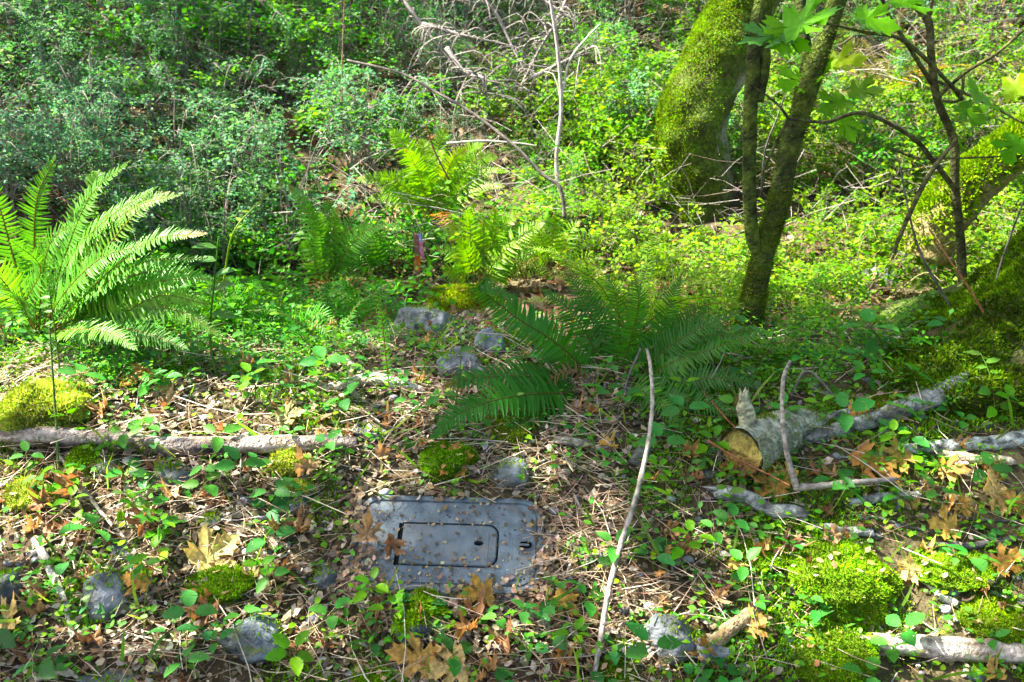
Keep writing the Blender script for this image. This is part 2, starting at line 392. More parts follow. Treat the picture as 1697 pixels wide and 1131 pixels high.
# hatch opening is cut: build plate as ring between outer outline and hatch outline
N8 = 10
hw, hh, hx, hy = .268, .126, .006, -.008
hat = rrect(hw+.010, hh+.010, .02, N8, (.034, .006, .006, .034))+np.array([hx, hy])
o0 = rrect(LID_W, LID_H, .072, N8)
sc_ = lambda d, r: rrect(LID_W-2*d, LID_H-2*d, max(r, .004), N8)
hat_ang = hat
V, F = rings([(o0, -.05), (o0, -.008), (sc_(.003, .069), .001), (sc_(.012, .061), .0035), (sc_(.0185, .054), .003), (sc_(.0205, .052), -.003), (sc_(.0235, .049), -.003), (sc_(.0255, .047), .001)])
lid_piece('rim', V, F, LC, M_LID)
def grid_between(A, B, m):           # concentric blend for a plate with many verts
    return [(A*(1-t)+B*t, .001) for t in np.linspace(0, 1, m)]
inner = sc_(.0255, .047)
V, F = rings(grid_between(inner, hat, 12)+[(hat, -.012)])
V[:, 2] += np.where(V[:, 2] > -.005, .0012*fbm(V*60, 2, 5), 0)
# finger slot: push verts down is too coarse; the slot is its own rimmed black disc
lid_piece('plate', V, F, LC, M_LID)
hb = rrect(hw, hh, .02, N8, (.030, .004, .004, .030))+np.array([hx, hy])
c0 = np.array([[hx, hy]])
def shrink(p, d):
    c = p.mean(0); q = p-c; return c+q*(1-d/np.maximum(np.abs(q), .03).max(0))
hatch_loops = [(hb, -.03), (hb, .0005), (shrink(hb, .003), .0032)]
oval = np.array([[hx+.083+.0135*math.cos(a), hy+.006+.008*math.sin(a)] for a in np.linspace(0, 2*math.pi, len(hb), endpoint=False)+math.pi/8])
V, F = rings(hatch_loops+[(shrink(hb, .003)*(1-t)+oval*t, .0032) for t in np.linspace(.15, 1, 6)]+[(oval, -.02)])
hatch = lid_piece('hatch', V, F, HC, M_LIDH)
V, F = rings([(oval*1.0, -.018), (oval.mean(0)+(oval-oval.mean(0))*.02, -.018)]); lid_piece('finger_hole', V, F, (.004, .004, .004), M_HOLE, hatch)
# raised band at the right end of the hatch
bd = rrect(.006, hh*.82, .002, 3)+np.array([hx+hw/2-.026, hy]); V, F = rings([(bd, .001), (bd, .0045), (bd.mean(0)+(bd-bd.mean(0))*.05, .0048)]); lid_piece('hatch_rib', V, F, HC, M_LIDH, hatch)
# lifting slot
sl = rrect(.042, .026, .0125, 6)+np.array([LID_W/2-.052, -.004])
V, F = rings([(sl, .0016), (sl, .004), (sl.mean(0)+(sl-sl.mean(0))*.86, .0044)]); slot = lid_piece('lift_slot_rim', V, F, LC, M_LID)
s2 = sl.mean(0)+(sl-sl.mean(0))*.86
V, F = rings([(s2, .0046), (s2.mean(0)+(s2-s2.mean(0))*.02, .0030)]); lid_piece('lift_slot_shade', V, F, (.004, .004, .005), M_HOLE, slot)  # black disc on the plate, coloured for the shade in the slot
br = rrect(.028, .006, .002, 3)+sl.mean(0)+np.array([-.004, 0]); V, F = rings([(br, .003), (br, .0066), (br.mean(0)+(br-br.mean(0))*.05, .0068)]); lid_piece('lift_bar', V, F, LC, M_LID, slot)
gs = rrect(.008, hh+.006, .002, 3)+np.array([hx-hw/2-.009, hy-.003]); V, F = rings([(gs, .0024), (gs.mean(0)+(gs-gs.mean(0))*.03, .0026)]); lid_piece('hinge_gap_shade', V, F, (.003, .003, .003), M_HOLE)  # flat black strip drawing the notch's shade; nothing is cut here
bk = [RNG.uniform(-.22, .22, 90), RNG.uniform(-.115, .115, 90)]
g = Geo()
for x_, y_ in zip(*bk):
    if abs(x_-hx) < hw/2+.012 and abs(y_-hy) < hh/2+.01: continue
    r_ = RNG.uniform(.0018, .0034); V_, F_ = ICO2; V_ = V_[:, :]*np.array([r_, r_, r_*.45])+np.array([x_, y_, .002]); g.add(V_, F_, (.03, .035, .04))
pk = g.obj('pock_marks', M_LID, lid); pk['kind'] = 'stuff'
lidR = np.array([rx, ry, ln]).T
def lid_free(x, y, mg=.0):           # world xy not on the lid
    d = np.stack([x-LO[0], y-LO[1]], -1); u = (d@rx[:2])/max(1e-6, np.dot(rx[:2], rx[:2])); v = (d@ry[:2])/np.dot(ry[:2], ry[:2])
    return ~((np.abs(u) < LID_W/2+mg) & (np.abs(v) < LID_H/2+mg))

# ------------------------------------------------------------------ trees
def trunk_geo(P, r, seg, n, colfn, rough=.12, nf=9, seed=0):
    C = spline(P, n); R = np.interp(np.linspace(0, 1, n), np.linspace(0, 1, len(r)), r); V, F = tube(C, R, seg, rough, nf, seed=seed)
    return V, F, colfn(V, C)
def mossbark(lo_, hi_, thr=0, sc=6, seed=0, xb=0, lich=None):
    def f(V, C):
        k = np.clip(.5+1.6*(fbm(V*sc, 4, seed)-thr), 0, 1)[:, None]; c = np.array(lo_)*(1-k)+np.array(hi_)*k
        if lich is not None:
            col, xs, xw = lich; ctr = V-C[np.argmin(((V[:, None]-C[None])**2).sum(-1), 1)]
            q = np.clip((ctr[:, 0]-xs)/xw+2.2*fbm(V*8, 4, seed+5), 0, 1)[:, None]*np.clip((1.75-V[:, 2]+.3*fbm(V*5, 2, 3)[:])/.3, 0, 1)[:, None]; c = c*(1-q)+np.array(col)*q
        return c
    return f
def crown_obj(root, O, center, rad, nleaf, gaps=True, size=.14):
    ph = RNG.normal(0, 1, (nleaf, 3)); ph = unit(ph)*RNG.random((nleaf, 1))**(1/2.4); pos = np.asarray(center)+ph*np.asarray(rad)
    kk = np.clip(.5+1.1*fbm(pos*.9, 2, 31), 0, 1); pos = pos[RNG.random(nleaf) < .35+.65*kk]
    if gaps:
        t = (pos[:, 2]-hgt(pos[:, 0], pos[:, 1], False))/SUN_TO.z
        for _ in range(6):
            g_ = pos-t[:, None]*np.array(SUN_TO); t = t+(g_[:, 2]-hgt(g_[:, 0], g_[:, 1], False))/SUN_TO.z*.8
        g_ = pos-t[:, None]*np.array(SUN_TO)
        kp = RNG.random(len(pos)) > lit_map(g_[:, 0], g_[:, 1]); pos = pos[kp]; g_ = g_[kp]; sh = shade_map(g_[:, 0], g_[:, 1])
        pos = np.concatenate([pos]+[pos[sh]+RNG.normal(0, .13, (int(sh.sum()), 3)) for _ in range(2)])      # extra leaves added to keep the SHADE places dark
    g = Geo(); n = len(pos)
    inst(g, t_ovate(.46), rand_rot(n, 1.2), size*RNG.uniform(.6, 1.2, n), pos, colj([[.06, .14, .02], [.09, .17, .02], [.05, .11, .02]], n))
    return g.obj('crown', M_LEAF, root, O)
SHADE = []    # world-space places kept dark by leaves added to the crowns: (x, y, rx, ry)
def shade_map(x, y):
    m = np.zeros(len(x), bool)
    for a, b, c, d in SHADE: m |= ((x-a)/c)**2+((y-b)/d)**2 < 1
    return m
GAPS = []     # world-space sun spots, let through openings shaped into the crowns: (x, y, rx, ry, amount)
def gap(px, py, rx_, ry_, amt=1.0, Y=None):
    p = gp(px, py) if Y is None else at(px, py, Y); GAPS.append((p[0], p[1], rx_, ry_, amt))
def lit_map(x, y):
    w = np.stack([x, y, x*0], -1); x = x+.16*fbm(w*2.2, 2, 41); y = y+.16*fbm(w*2.2, 2, 47)
    L = np.zeros(len(x))
    for a, b, c, d, e in GAPS: L = np.maximum(L, e*np.clip(2.5*(1-((x-a)/(c+.10))**2-((y-b)/(d+.10))**2), 0, 1))
    L[shade_map(x, y)] *= .12
    return L
for _p, _a, _b in (((735, 890), .30, .15),): SHADE.append((*gp(*_p)[:2], _a, _b))
SHADE.append((.62, 2.62, .45, .4))
gap(330, 850, .45, .16, 1); gap(120, 800, .32, .14, 1); gap(60, 1060, .34, .14, 1); gap(250, 940, .2, .1, .9); gap(330, 730, .32, .10, 1); gap(90, 670, .22, .14, 1)
gap(560, 850, .12, .10, .6); gap(480, 1080, .18, .08, .8); gap(800, 1060, .22, .06, .95); gap(1000, 930, .12, .14, .95); gap(880, 985, .07, .05, 1); gap(640, 660, .16, .12, 1)
gap(130, 540, .8, .5, 1); gap(280, 600, .7, .4, 1); gap(200, 420, .5, .5, .9)
gap(820, 470, .7, .6, 1); gap(1000, 440, .8, .7, 1); gap(1380, 500, .8, .7, 1); gap(1500, 420, .9, .9, .95); gap(1050, 330, 1.1, .8, .95)
gap(1560, 180, 1.6, 1.2, .85); gap(230, 200, .55, .4, .8); gap(700, 300, .8, .6, 1); gap(780, 370, .8, .6, 1); gap(560, 420, .6, .5, 1); gap(700, 120, .9, .7, .55); gap(1100, 120, .6, 1.4, .95)
gap(1390, 930, .28, .12, 1); gap(1600, 980, .22, .12, .8); gap(1390, 1070, .10, .08, .7); gap(1280, 690, .2, .1, .6); GAPS.append((3.0, 4.2, 1.0, .6, 1.0)); GAPS.append((2.3, 4.3, .6, .5, 1.0))
GAPS.append((1.6, 5.45, .75, .5, 1.0)); GAPS.append((-1.25, 2.95, .75, .42, 1.0)); gap(420, 780, .3, .1, 1); gap(90, 940, .3, .12, .95); gap(560, 700, .3, .14, .95); gap(960, 880, .12, .12, 1); gap(1450, 1000, .35, .14, 1); gap(1600, 860, .25, .12, .7); gap(1180, 900, .16, .1, .7); gap(1300, 1080, .3, .1, .8); gap(620, 1080, .18, .06, .8); gap(900, 780, .2, .06, .5)
gap(1130, 1000, .10, .08, .5); gap(1600, 300, .5, .6, .9)

# big leaning moss covered trunk
B = at(1150, 330, 5.6); Ob = np.array([B[0], B[1], hgt(B[0], B[1])])
tr = empty('mossy_tree', Ob); tag(tr, 'thick moss-covered tree trunk leaning up out of the thicket, pale lichen down one side', 'tree')
P = [Ob+[-.02, 0, -.25], Ob+[0, 0, .05], at(1147, 200, 5.6), at(1190, 95, 5.65), at(1238, 0, 5.7), at(1284, -90, 5.75), at(1400, -400, 5.85), at(1560, -800, 6.0)]
V, F, C = trunk_geo(P, [.25, .23, .215, .20, .185, .18, .16, .14], 48, 90, mossbark((.055, .06, .014), (.085, .14, .012), -.05, 9, 3, lich=((.26, .25, .17), .165, .07)), .17, 8)
g = Geo().add(V, F, C); g.obj('trunk', M_BARK, tr, Ob)
ps, ns = sample(V, F, 80000, lambda c, n: (n[:, 0] < .5)*(.12+np.clip(-n[:, 0]+.1, 0, 1))*np.clip(.85+1.6*fbm(c*6, 3, 17), .12, 1)*(c[:, 2] < 2.6))
g = Geo(); moss_blades(g, ps, ns, .016, colj([[.12, .24, .010], [.09, .18, .010], [.17, .28, .012], [.11, .10, .02]], len(ps), .2)*(.6+.8*np.clip(.5+1.5*fbm(ps*11, 2, 19), 0, 1))[:, None], 1.1); m_ = g.obj('moss', M_MOSS, tr, Ob); m_['kind'] = 'stuff'
crown_obj(tr, Ob, (3.3, 6.2, 7.6), (2.0, 2.0, 1.6), 2500, False)

# twin-stemmed sapling
B = at(1238, 555, 3.25); Os = np.array([B[0], B[1], hgt(B[0], B[1])])
sp = empty('twin_stemmed_sapling', Os); tag(sp, 'dark twin-stemmed young tree forking low, standing against the sunlit plants', 'tree')
sc1 = mossbark((.035, .042, .012), (.085, .125, .014), .02, 18, 8)
V, F, C = trunk_geo([Os+[-.02, 0, -.12], at(1238, 555, 3.25), at(1250, 490, 3.25), at(1268, 410, 3.25), at(1290, 340, 3.25), at(1308, 250, 3.25), at(1345, 130, 3.26), at(1388, 0, 3.28), at(1440, -160, 3.3), at(1520, -420, 3.4)], [.066, .054, .044, .041, .040, .038, .035, .031, .027, .02], 18, 90, sc1, .09, 16)
Geo().add(V, F, C).obj('trunk', M_BARK, sp, Os)
ps, ns = sample(V, F, 12000, lambda c, n: np.clip(1.6-c[:, 2], .1, 1)*np.clip(.6+1.8*fbm(c*9, 2, 3), .05, 1)*(c[:, 2] < 1.9)); g = Geo(); moss_blades(g, ps, ns, .010, colj(MOSSD, len(ps), .2)); g.obj('moss', M_MOSS, sp, Os)['kind'] = 'stuff'
V, F, C = trunk_geo([at(1264, 425, 3.25), at(1248, 395, 3.24), at(1242, 320, 3.22), at(1243, 200, 3.2), at(1252, 60, 3.2), at(1268, -40, 3.2), at(1290, -260, 3.2)], [.032, .026, .025, .025, .025, .022, .016], 14, 70, sc1, .1, 16, 4)
Geo().add(V, F, C).obj('stem', M_BARK, sp, Os)
V, F, C = trunk_geo([at(1318, 230, 3.27), at(1325, 160, 3.32), at(1338, 100, 3.34), at(1328, 40, 3.36), at(1326, -60, 3.4)], [.024, .023, .022, .021, .02], 10, 40, sc1, .1, 16, 5)
Geo().add(V, F, C).obj('stem', M_BARK, sp, Os)
V, F, C = trunk_geo([at(1262, 20, 3.2), at(1268, 100, 3.2), at(1258, 170, 3.2)], [.018, .018, .016], 10, 20, sc1, .1, 16, 6)
Geo().add(V, F, C).obj('stem', M_BARK, sp, Os)
crown_obj(sp, Os, (2.0, 3.5, 4.6), (.8, .8, .5), 300, False, .16)

# right-hand slim sapling with thin branches
B = at(1613, 552, 3.3); Or = np.array([B[0], B[1], hgt(B[0], B[1])])
rs_ = empty('slim_sapling', Or); tag(rs_, 'slim crooked sapling with thin bare branches beside the mossy tree foot', 'tree')
sc2 = mossbark((.045, .045, .016), (.12, .12, .045), .02, 24, 14)
def stick(root, O, pts, r, name, m=M_BARK, cf=sc2, seg=8, n=None, rough=.12, nf=30):
    P = np.array([at(*p) for p in pts]); V, F, C = trunk_geo(P, r, seg, n or max(16, len(P)*9), cf, rough, nf, random.randint(0, 99)); return Geo().add(V, F, C).obj(name, m, root, O)
V, F, C = trunk_geo([Or+[.03, 0, -.12], Or]+[at(*p) for p in ((1613, 550, 3.3), (1596, 470, 3.3), (1592, 400, 3.3), (1583, 310, 3.28), (1580, 235, 3.28), (1552, 160, 3.26), (1543, 90, 3.25), (1538, 35, 3.25), (1508, 0, 3.24), (1470, -60, 3.2))], [.021, .019, .017, .0175, .015, .016, .014, .013, .013, .012, .010], 12, 90, sc2, .12, 24)
Geo().add(V, F, C).obj('trunk', M_BARK, rs_, Or)
for pts, r in [([(1583, 315, 3.28), (1545, 265, 3.24), (1508, 225, 3.2), (1430, 188, 3.12), (1370, 202, 3.05), (1308, 198, 3.0)], (.010, .009, .009, .007, .006, .005)),
               ([(1308, 198, 3.0), (1285, 170, 2.98), (1240, 138, 2.95)], (.005, .004, .003)), ([(1306, 198, 3.0), (1280, 250, 3.02), (1258, 300, 3.05)], (.005, .005, .004)),
               ([(1594, 165, 3.26), (1570, 135, 3.2), (1498, 68, 3.1), (1430, 53, 3.0), (1330, 30, 2.9)], (.008, .007, .007, .005, .003)),
               ([(1545, 140, 3.26), (1500, 68, 3.2), (1470, 20, 3.15), (1455, -30, 3.1)], (.008, .007, .006, .005)),
               ([(1552, 165, 3.26), (1598, 122, 3.2), (1650, 90, 3.15), (1697, 50, 3.1)], (.006, .0065, .006, .005)), ([(1598, 122, 3.2), (1590, 165, 3.2), (1560, 168, 3.22)], (.005, .005, .005)),
               ([(1554, 135, 3.26), (1620, 165, 3.2), (1697, 205, 3.15)], (.006, .005, .004)), ([(1540, 30, 3.25), (1545, 0, 3.22), (1550, -40, 3.2)], (.006, .005, .004))]:
    stick(rs_, Or, pts, r, 'branch', seg=6)
stick(rs_, Or, [(1480, 420, 3.1), (1505, 360, 3.1), (1540, 290, 3.12), (1585, 230, 3.15)], (.007, .008, .0085, .007), 'branch', seg=6)
stick(rs_, Or, [(1475, 245, 3.2), (1520, 262, 3.22), (1600, 262, 3.2), (1697, 258, 3.2)], (.003, .004, .004, .003), 'branch', seg=5)

# mossy tree foot at the right edge
Om = np.array([2.04, 2.82, float(hgt(1.7, 2.8))])
mt = empty('root_flared_tree', Om); tag(mt, 'broad moss-covered tree foot with spreading roots at the right edge', 'tree')
n, seg = 44, 72; th = np.linspace(0, 2*math.pi, seg, endpoint=False); zz = np.linspace(-.35, 3.2, n)
base_r = .29+.46*np.exp(-np.clip(zz+.02, 0, 9)/.21)
lob = 1+.14*np.maximum(0, np.cos(2.5*(th-math.pi*1.10)))[None]**2*np.exp(-np.clip(zz, 0, 9)/.35)[:, None]+.12*np.cos(5*th+1)[None]*np.exp(-np.clip(zz, 0, 9)/.5)[:, None]
R_ = base_r[:, None]*lob; X_ = Om[0]+.06+.10*zz.clip(0)[:, None]+R_*np.cos(th); Y_ = Om[1]+.12+R_*np.sin(th)*.8; Z_ = Om[2]+zz[:, None]+0*R_
V = np.stack([X_, Y_, Z_], -1).reshape(-1, 3); V = V+unit(V-np.array([Om[0], Om[1], 0])*1)*(.05*fbm(V*5, 3, 61)+.03*fbm(V*17, 2, 66))[:, None]
i = np.arange(n-1)[:, None]*seg; j = np.arange(seg)[None]; j2 = (j+1) % seg
F = np.concatenate([np.stack([i+j, i+j2, i+seg+j2], -1).reshape(-1, 3), np.stack([i+j, i+seg+j2, i+seg+j], -1).reshape(-1, 3)])
k = np.clip(.6+1.5*fbm(V*6, 4, 62), 0, 1)[:, None]; C = np.array([.06, .05, .02])*(1-k)+np.array([.05, .09, .010])*k
Geo().add(V, F, C).obj('trunk', M_BARK, mt, Om)
ps, ns = sample(V, F, 85000, lambda c, nn: (fbm(c*6, 4, 62) > -.3)*(c[:, 2] < 1.15)*(c[:, 1] < 3.2)*(c[:, 0] < 2.4)*1.0)
g = Geo(); moss_blades(g, ps, ns, .019, colj([[.09, .18, .010], [.06, .13, .008], [.13, .19, .015]], len(ps), .28)*(.45+1.0*np.clip(.5+1.6*fbm(ps*15, 2, 67), 0, 1))[:, None], 1.1); g.obj('moss', M_MOSS, mt, Om)['kind'] = 'stuff'
crown_obj(mt, Om, (3.6, 3.6, 7.0), (1.5, 1.5, 1.2), 1200, False)

# leaning mossy trunk behind, right
B = at(1555, 400, 4.6); Ol = np.array([B[0], B[1], hgt(B[0], B[1])])
lt = empty('leaning_mossy_trunk', Ol); tag(lt, 'sloping moss-topped trunk leaning across behind the slim sapling', 'tree')
V, F, C = trunk_geo([at(1530, 425, 4.3), at(1560, 362, 4.3), at(1610, 308, 4.3), at(1680, 250, 4.32), at(1760, 190, 4.35), at(1960, 20, 4.4), at(2200, -250, 4.5)], [.13, .125, .115, .105, .10, .09, .08], 26, 60, mossbark((.20, .15, .07), (.17, .16, .04), 0, 14, 71), .14, 10)
Geo().add(V, F, C).obj('trunk', M_BARK, lt, Ol)
ps, ns = sample(V, F, 18000, lambda c, n: np.clip(n[:, 2]+.1+1.0*fbm(c*7, 2, 5), 0, 1)); g = Geo(); moss_blades(g, ps+ns*.03*np.clip(fbm(ps*12, 2, 8), 0, 1)[:, None], ns, .03, colj([[.15, .27, .012], [.22, .32, .015], [.09, .17, .01]], len(ps), .25)); g.obj('moss', M_MOSS, lt, Ol)['kind'] = 'stuff'
crown_obj(lt, Ol, (5.2, 5.0, 3.9), (1.0, .8, .8), 500, False)

# unseen shade trees added up the left slope, crowns shaped to dapple the light
for (x, y, cx, cyy, cz, rr, nl) in [(-7.6, 3.6, -5.7, 3.1, 7.2, (2.6, 2.0, .9), 2600), (-8.0, 5.6, -5.9, 5.3, 8.4, (2.6, 2.2, 1.0), 3000), (-6.4, 5.0, -3.2, 5.0, 8.8, (2.3, 2.2, 1.0), 2600), (-10.2, 8.6, -8.8, 8.0, 9.5, (2.6, 2.4, 1.2), 3000), (-8.2, 9.6, -6.5, 8.9, 9.9, (2.6, 2.4, 1.2), 3000), (-7.0, 9.9, -3.4, 8.5, 9.8, (2.4, 2.4, 1.2), 1800), (-5.6, 2.0, -4.0, 2.7, 7.0, (1.7, 1.5, .8), 1300)]:
    z = float(hgt(x, y)); O = np.array([x, y, z]); t = empty('shade_maple', O)
    tag(t, 'tall unseen maple tree on the slope, crown shaped to shade the ground', 'tree', 'shade trees on the slope above the frame')
    V, F, C = trunk_geo([O+[0, 0, -.3], O+[0, 0, 1.5], (O+np.array([cx, cyy, cz]))/2+[0, 0, .8], np.array([cx, cyy, cz+.4])], [.22, .16, .08, .03], 14, 30, mossbark((.06, .05, .03), (.07, .1, .02), 0, 4, 5), .1, 5)
    g = Geo().add(V, F, C)
    for _ in range(7):
        a = RNG.uniform(0, 6.28); e = np.array([cx+math.cos(a)*rr[0]*.8, cyy+math.sin(a)*rr[1]*.8, cz+RNG.uniform(-.5, .6)]); s = V[int(len(V)*.6)]
        tv, tf = tube(spline([s, (s+e)/2+[0, 0, .5], e], 10), np.linspace(.03, .008, 10), 6); g.add(tv, tf, (.06, .05, .03))
    g.obj('trunk', M_BARK, t, O); crown_obj(t, O, (cx, cyy, cz), rr, nl)

# ------------------------------------------------------------------ rocks
def rock(label, px, py, w, h, seed, col=(.13, .145, .16), depth=None, sink=.54, rough=.08, flat=0, sub=ICO4, tilt=0, moss=.045, rnd=.02):
    rs = np.random.default_rng(seed); p = gp(px, py+h*.3); sx = px2m(p, w)/2; sz = px2m(p, h)/2*.92; sy = depth or (sx+sz)/2
    D = sub[0]; n = 12; nn = unit(rs.normal(0, 1, (n, 3))); hh_ = rs.uniform(.6, .95, n)
    dots = np.maximum(D@nn.T, 1e-3); r = np.minimum((hh_/dots).min(1), 1.12); r = r*(1-rnd)+rnd
    V = D*r[:, None]; V = V*(1+rough*fbm(D*2.2+seed, 4, seed)+rough*.45*fbm(D*7+seed, 4, seed+3))[:, None]
    V = V*np.array([sx, sy, sz]); 
    if flat: V[:, 2] = np.minimum(V[:, 2], sz*(1-flat))
    a = math.radians(tilt); V = V@np.array([[math.cos(a), 0, math.sin(a)], [0, 1, 0], [-math.sin(a), 0, math.cos(a)]])
    O = p+np.array([0, sy*.25, sz*(1-2*sink)]); V = V+O
    k = np.clip(.5+1.8*fbm(V*26, 4, seed), 0, 1)[:, None]; k2 = np.clip(5*(fbm(V*34, 4, seed+9)-.22), 0, 1)[:, None]
    c = np.asarray(col)*np.array([.8, .8, .77])*(.55+.75*k); c = c*(1-k2*.7)+np.array([.19, .20, .16])*k2*.7; k3 = np.clip(4*(fbm(V*30, 3, seed+17)-.28), 0, 1)[:, None]; c = c*(1-k3)+np.array([.10, .14, .02])*k3; zl = np.clip((O[2]-V[:, 2])/sz*1.2+.15+.5*fbm(V*14, 2, seed), 0, 1)[:, None]*.8; c = c*(1-zl)+np.array([.07, .052, .034])*zl
    g = Geo().add(V, sub[1], c); o = g.obj('rock', M_ROCK, None, O); tag(o, label, 'rock')
    if moss:
        ps, ns = sample(V, sub[1], int(2600*moss), lambda c, n: np.clip(n[:, 2]-.3+1.6*fbm(c*11, 2, seed), 0, 1)**2); g = Geo(); moss_blades(g, ps, ns, .014, colj(MOSSY, len(ps), .2)); m = g.obj('moss', M_MOSS, o, O); m['kind'] = 'stuff'
    return o
rock('rounded grey rock with one leaf shadow across it at lower left', 176, 968, 96, 92, 1, (.17, .18, .20))
rock('round dark blue-grey rock low in the litter under the small moss cushion', 428, 1040, 112, 96, 2, (.10, .125, .14))
rock('dark grey rock cut by the left edge of the picture', 2, 965, 66, 84, 3, (.10, .11, .125))
rock('small upright pointed grey stone beside the left end of the lid', 543, 946, 46, 62, 4, (.12, .145, .165), rnd=.15)
rock('flat blue-grey slab slanting behind the lid', 842, 772, 70, 84, 5, (.13, .155, .16), flat=.3, tilt=18)
rock('large crumpled grey rock under the ferns at centre', 698, 520, 108, 96, 6, (.18, .195, .21), rough=.14, rnd=.1)
rock('dark wedge of rock beside the large crumpled grey rock', 640, 505, 84, 54, 7, (.14, .155, .17), rnd=.1)
rock('pale grey flat-faced stone below the crumpled rock', 765, 592, 90, 84, 8, (.18, .195, .21), rnd=.05, tilt=25)
rock('narrow dark stone standing behind the pale flat-faced stone', 812, 558, 50, 76, 9, (.16, .18, .20), rnd=.05, tilt=10)
rock('pale sunlit slab lying in the ferns', 876, 526, 64, 24, 10, (.36, .34, .33), flat=.2)
rock('glossy dark stone at the bottom beside the long pale stick', 1108, 1040, 92, 84, 11, (.10, .115, .125), rnd=.05, tilt=-20)
rock('small square dark stone touching the foot of the long pale stick', 1034, 1074, 52, 44, 12, (.09, .095, .10), rnd=.05)
rock('mossy dark stone just below the lid', 690, 1030, 66, 62, 13, (.08, .10, .115), moss=.5)
rock('dim grey boulder in the sunlit plants, lower of two', 1455, 447, 66, 48, 14, (.13, .135, .15))
rock('dim grey boulder in the sunlit plants, upper of two', 1502, 408, 48, 40, 15, (.14, .145, .16))
rock('flat grey-green slab lying below the log', 296, 776, 78, 44, 16, (.13, .145, .135), flat=.35, tilt=-14)
rock('small grey stone half lit in the dry leaves', 352, 858, 44, 34, 17, (.17, .17, .18))
rock('flat slate stone at the bottom left edge', 185, 1122, 104, 40, 18, (.12, .15, .155), flat=.3)
rock('grey stone tucked under the big low fern frond', 612, 712, 62, 42, 19, (.10, .11, .11))
rock('grey angular stone by the broken branch stub', 1062, 745, 52, 54, 20, (.12, .125, .11), rnd=.1)
rock('small dark stone beside the yellow maple leaf', 1480, 832, 40, 30, 21, (.10, .11, .12))
rock('small pale pebble in the litter below the lid', 756, 1083, 30, 22, 22, (.24, .23, .25), sub=ICO3)
rock('small blue-grey pebble at the bottom right', 1612, 1112, 40, 26, 23, (.12, .14, .16), sub=ICO3)
rock('dark stone under the lower edge of the lid', 762, 990, 40, 26, 24, (.06, .065, .075), sub=ICO3)
rock('grey stone in the litter at the middle of the left side', 492, 820, 60, 50, 25, (.16, .17, .19), tilt=20, rnd=.1)
rock('dull slate stone poking through the leaves under the log', 180, 770, 50, 40, 26, (.10, .11, .10))
rock('bluish stone half hidden by sprigs below the pale stick', 1180, 1072, 64, 66, 27, (.15, .165, .18), rnd=.05, tilt=30)
rock('purple-grey streaked pebble in sun near the dry stalks', 205, 905, 48, 30, 28, (.18, .17, .21), flat=.2)

# ------------------------------------------------------------------ moss cushions
def nz2(x, y, f, s): return fbm(np.stack([x, y, x*0], -1)*f, 3, s)
FR = (np.array([[0, 0, 0], [.3, .3, .10], [.75, .22, -.04], [1, -.05, .12], [.6, -.3, .02], [.2, -.22, -.06]]), np.array([[0, 2, 1], [0, 3, 2], [0, 4, 3], [0, 5, 4]]))
def cushion(label, px, py, w, h, n, cols=MOSSY, size=.013, seed=0, shape=None, sink=.25, Y=None, depth=None, name='moss_cushion'):
    p = gp(px, py+h*.25) if Y is None else at(px, py+h*.25, Y); sx = px2m(p, w)/2; sz = px2m(p, h)/2*1.02; sy = depth or (sx*.8+sz*.3)
    V = ICO4[0].copy(); V = V*(1+.34*fbm(V*1.5+seed*3.1, 3, seed)+.13*fbm(V*5+seed, 2, seed+1))[:, None]
    V = V*np.array([sx, sy, sz]); O = p+np.array([0, sy*.2, sz*.02]); V = V+O
    base = np.mean(np.atleast_2d(cols), 0)*.55
    root = empty(name, O); tag(root, label, 'moss')
    Geo().add(V, ICO4[1], base).obj('mound', M_MOSSB, root, O)
    ps, ns = sample(V, ICO4[1], int(n*1.5), lambda c, nn: np.clip(nn[:, 2]+.75, 0, 1)); cl = np.clip(.5+1.2*fbm(ps*14, 2, seed+4), 0, 1)[:, None]
    g = Geo(); moss_blades(g, ps, ns, size*.78, colj(cols, len(ps), .2, .08)*(.55+.9*cl), 1.1); nk = int(n*.55); q = RNG.normal(0, 1, (nk, 2))*np.array([sx*.85, sy*1.0]); xx, yy = p[0]+q[:, 0], p[1]+sy*.2+q[:, 1]; k_ = (nz2(xx, yy, 9, seed+50) > -.12) & lid_free(xx, yy, .005); xx, yy = xx[k_], yy[k_]
    pp = np.stack([xx, yy, hgt(xx, yy)+.006], -1); moss_blades(g, pp, np.repeat([[0, -.3, .95]], len(pp), 0), size*.75, colj(cols, len(pp), .25, .1)*.8, 1.1)
    m_ = max(6, n//260); ps, ns = sample(V, ICO4[1], m_, lambda c, nn: np.clip(nn[:, 2], 0, 1)); inst(g, FR, rand_rot(m_, 1), RNG.uniform(.008, .03, m_), ps+ns*size*.7, colj([[.26, .16, .08], [.4, .3, .18]], m_))
    o = g.obj('tufts', M_MOSS, root, O); o['kind'] = 'stuff'; return root
BR = np.array([[.15, .33, .008], [.10, .25, .008], [.21, .36, .014], [.17, .20, .03]]); YL = np.array([[.30, .36, .06], [.24, .32, .03], [.34, .36, .10]])
cushion('large bright green moss cushion over a rock at lower right', 1390, 952, 168, 118, 9000, BR, .014, 1)
cushion('long bright moss cushion at the bottom, below the large one', 1385, 1080, 120, 84, 5200, BR, .013, 2)
cushion('small bright moss cushion with a yellow leaf behind it at lower left', 366, 966, 108, 50, 3600, BR, .012, 3)
cushion('round moss ball at the foot of the long pale stick', 1021, 1116, 66, 44, 2600, BR, .013, 4)
cushion('wide yellow-green moss mound behind the log at far left', 78, 672, 150, 84, 6500, YL, .02, 5)
cushion('mossy tuft touching the lower edge of the lid', 704, 1003, 62, 50, 2200, BR, .016, 6)
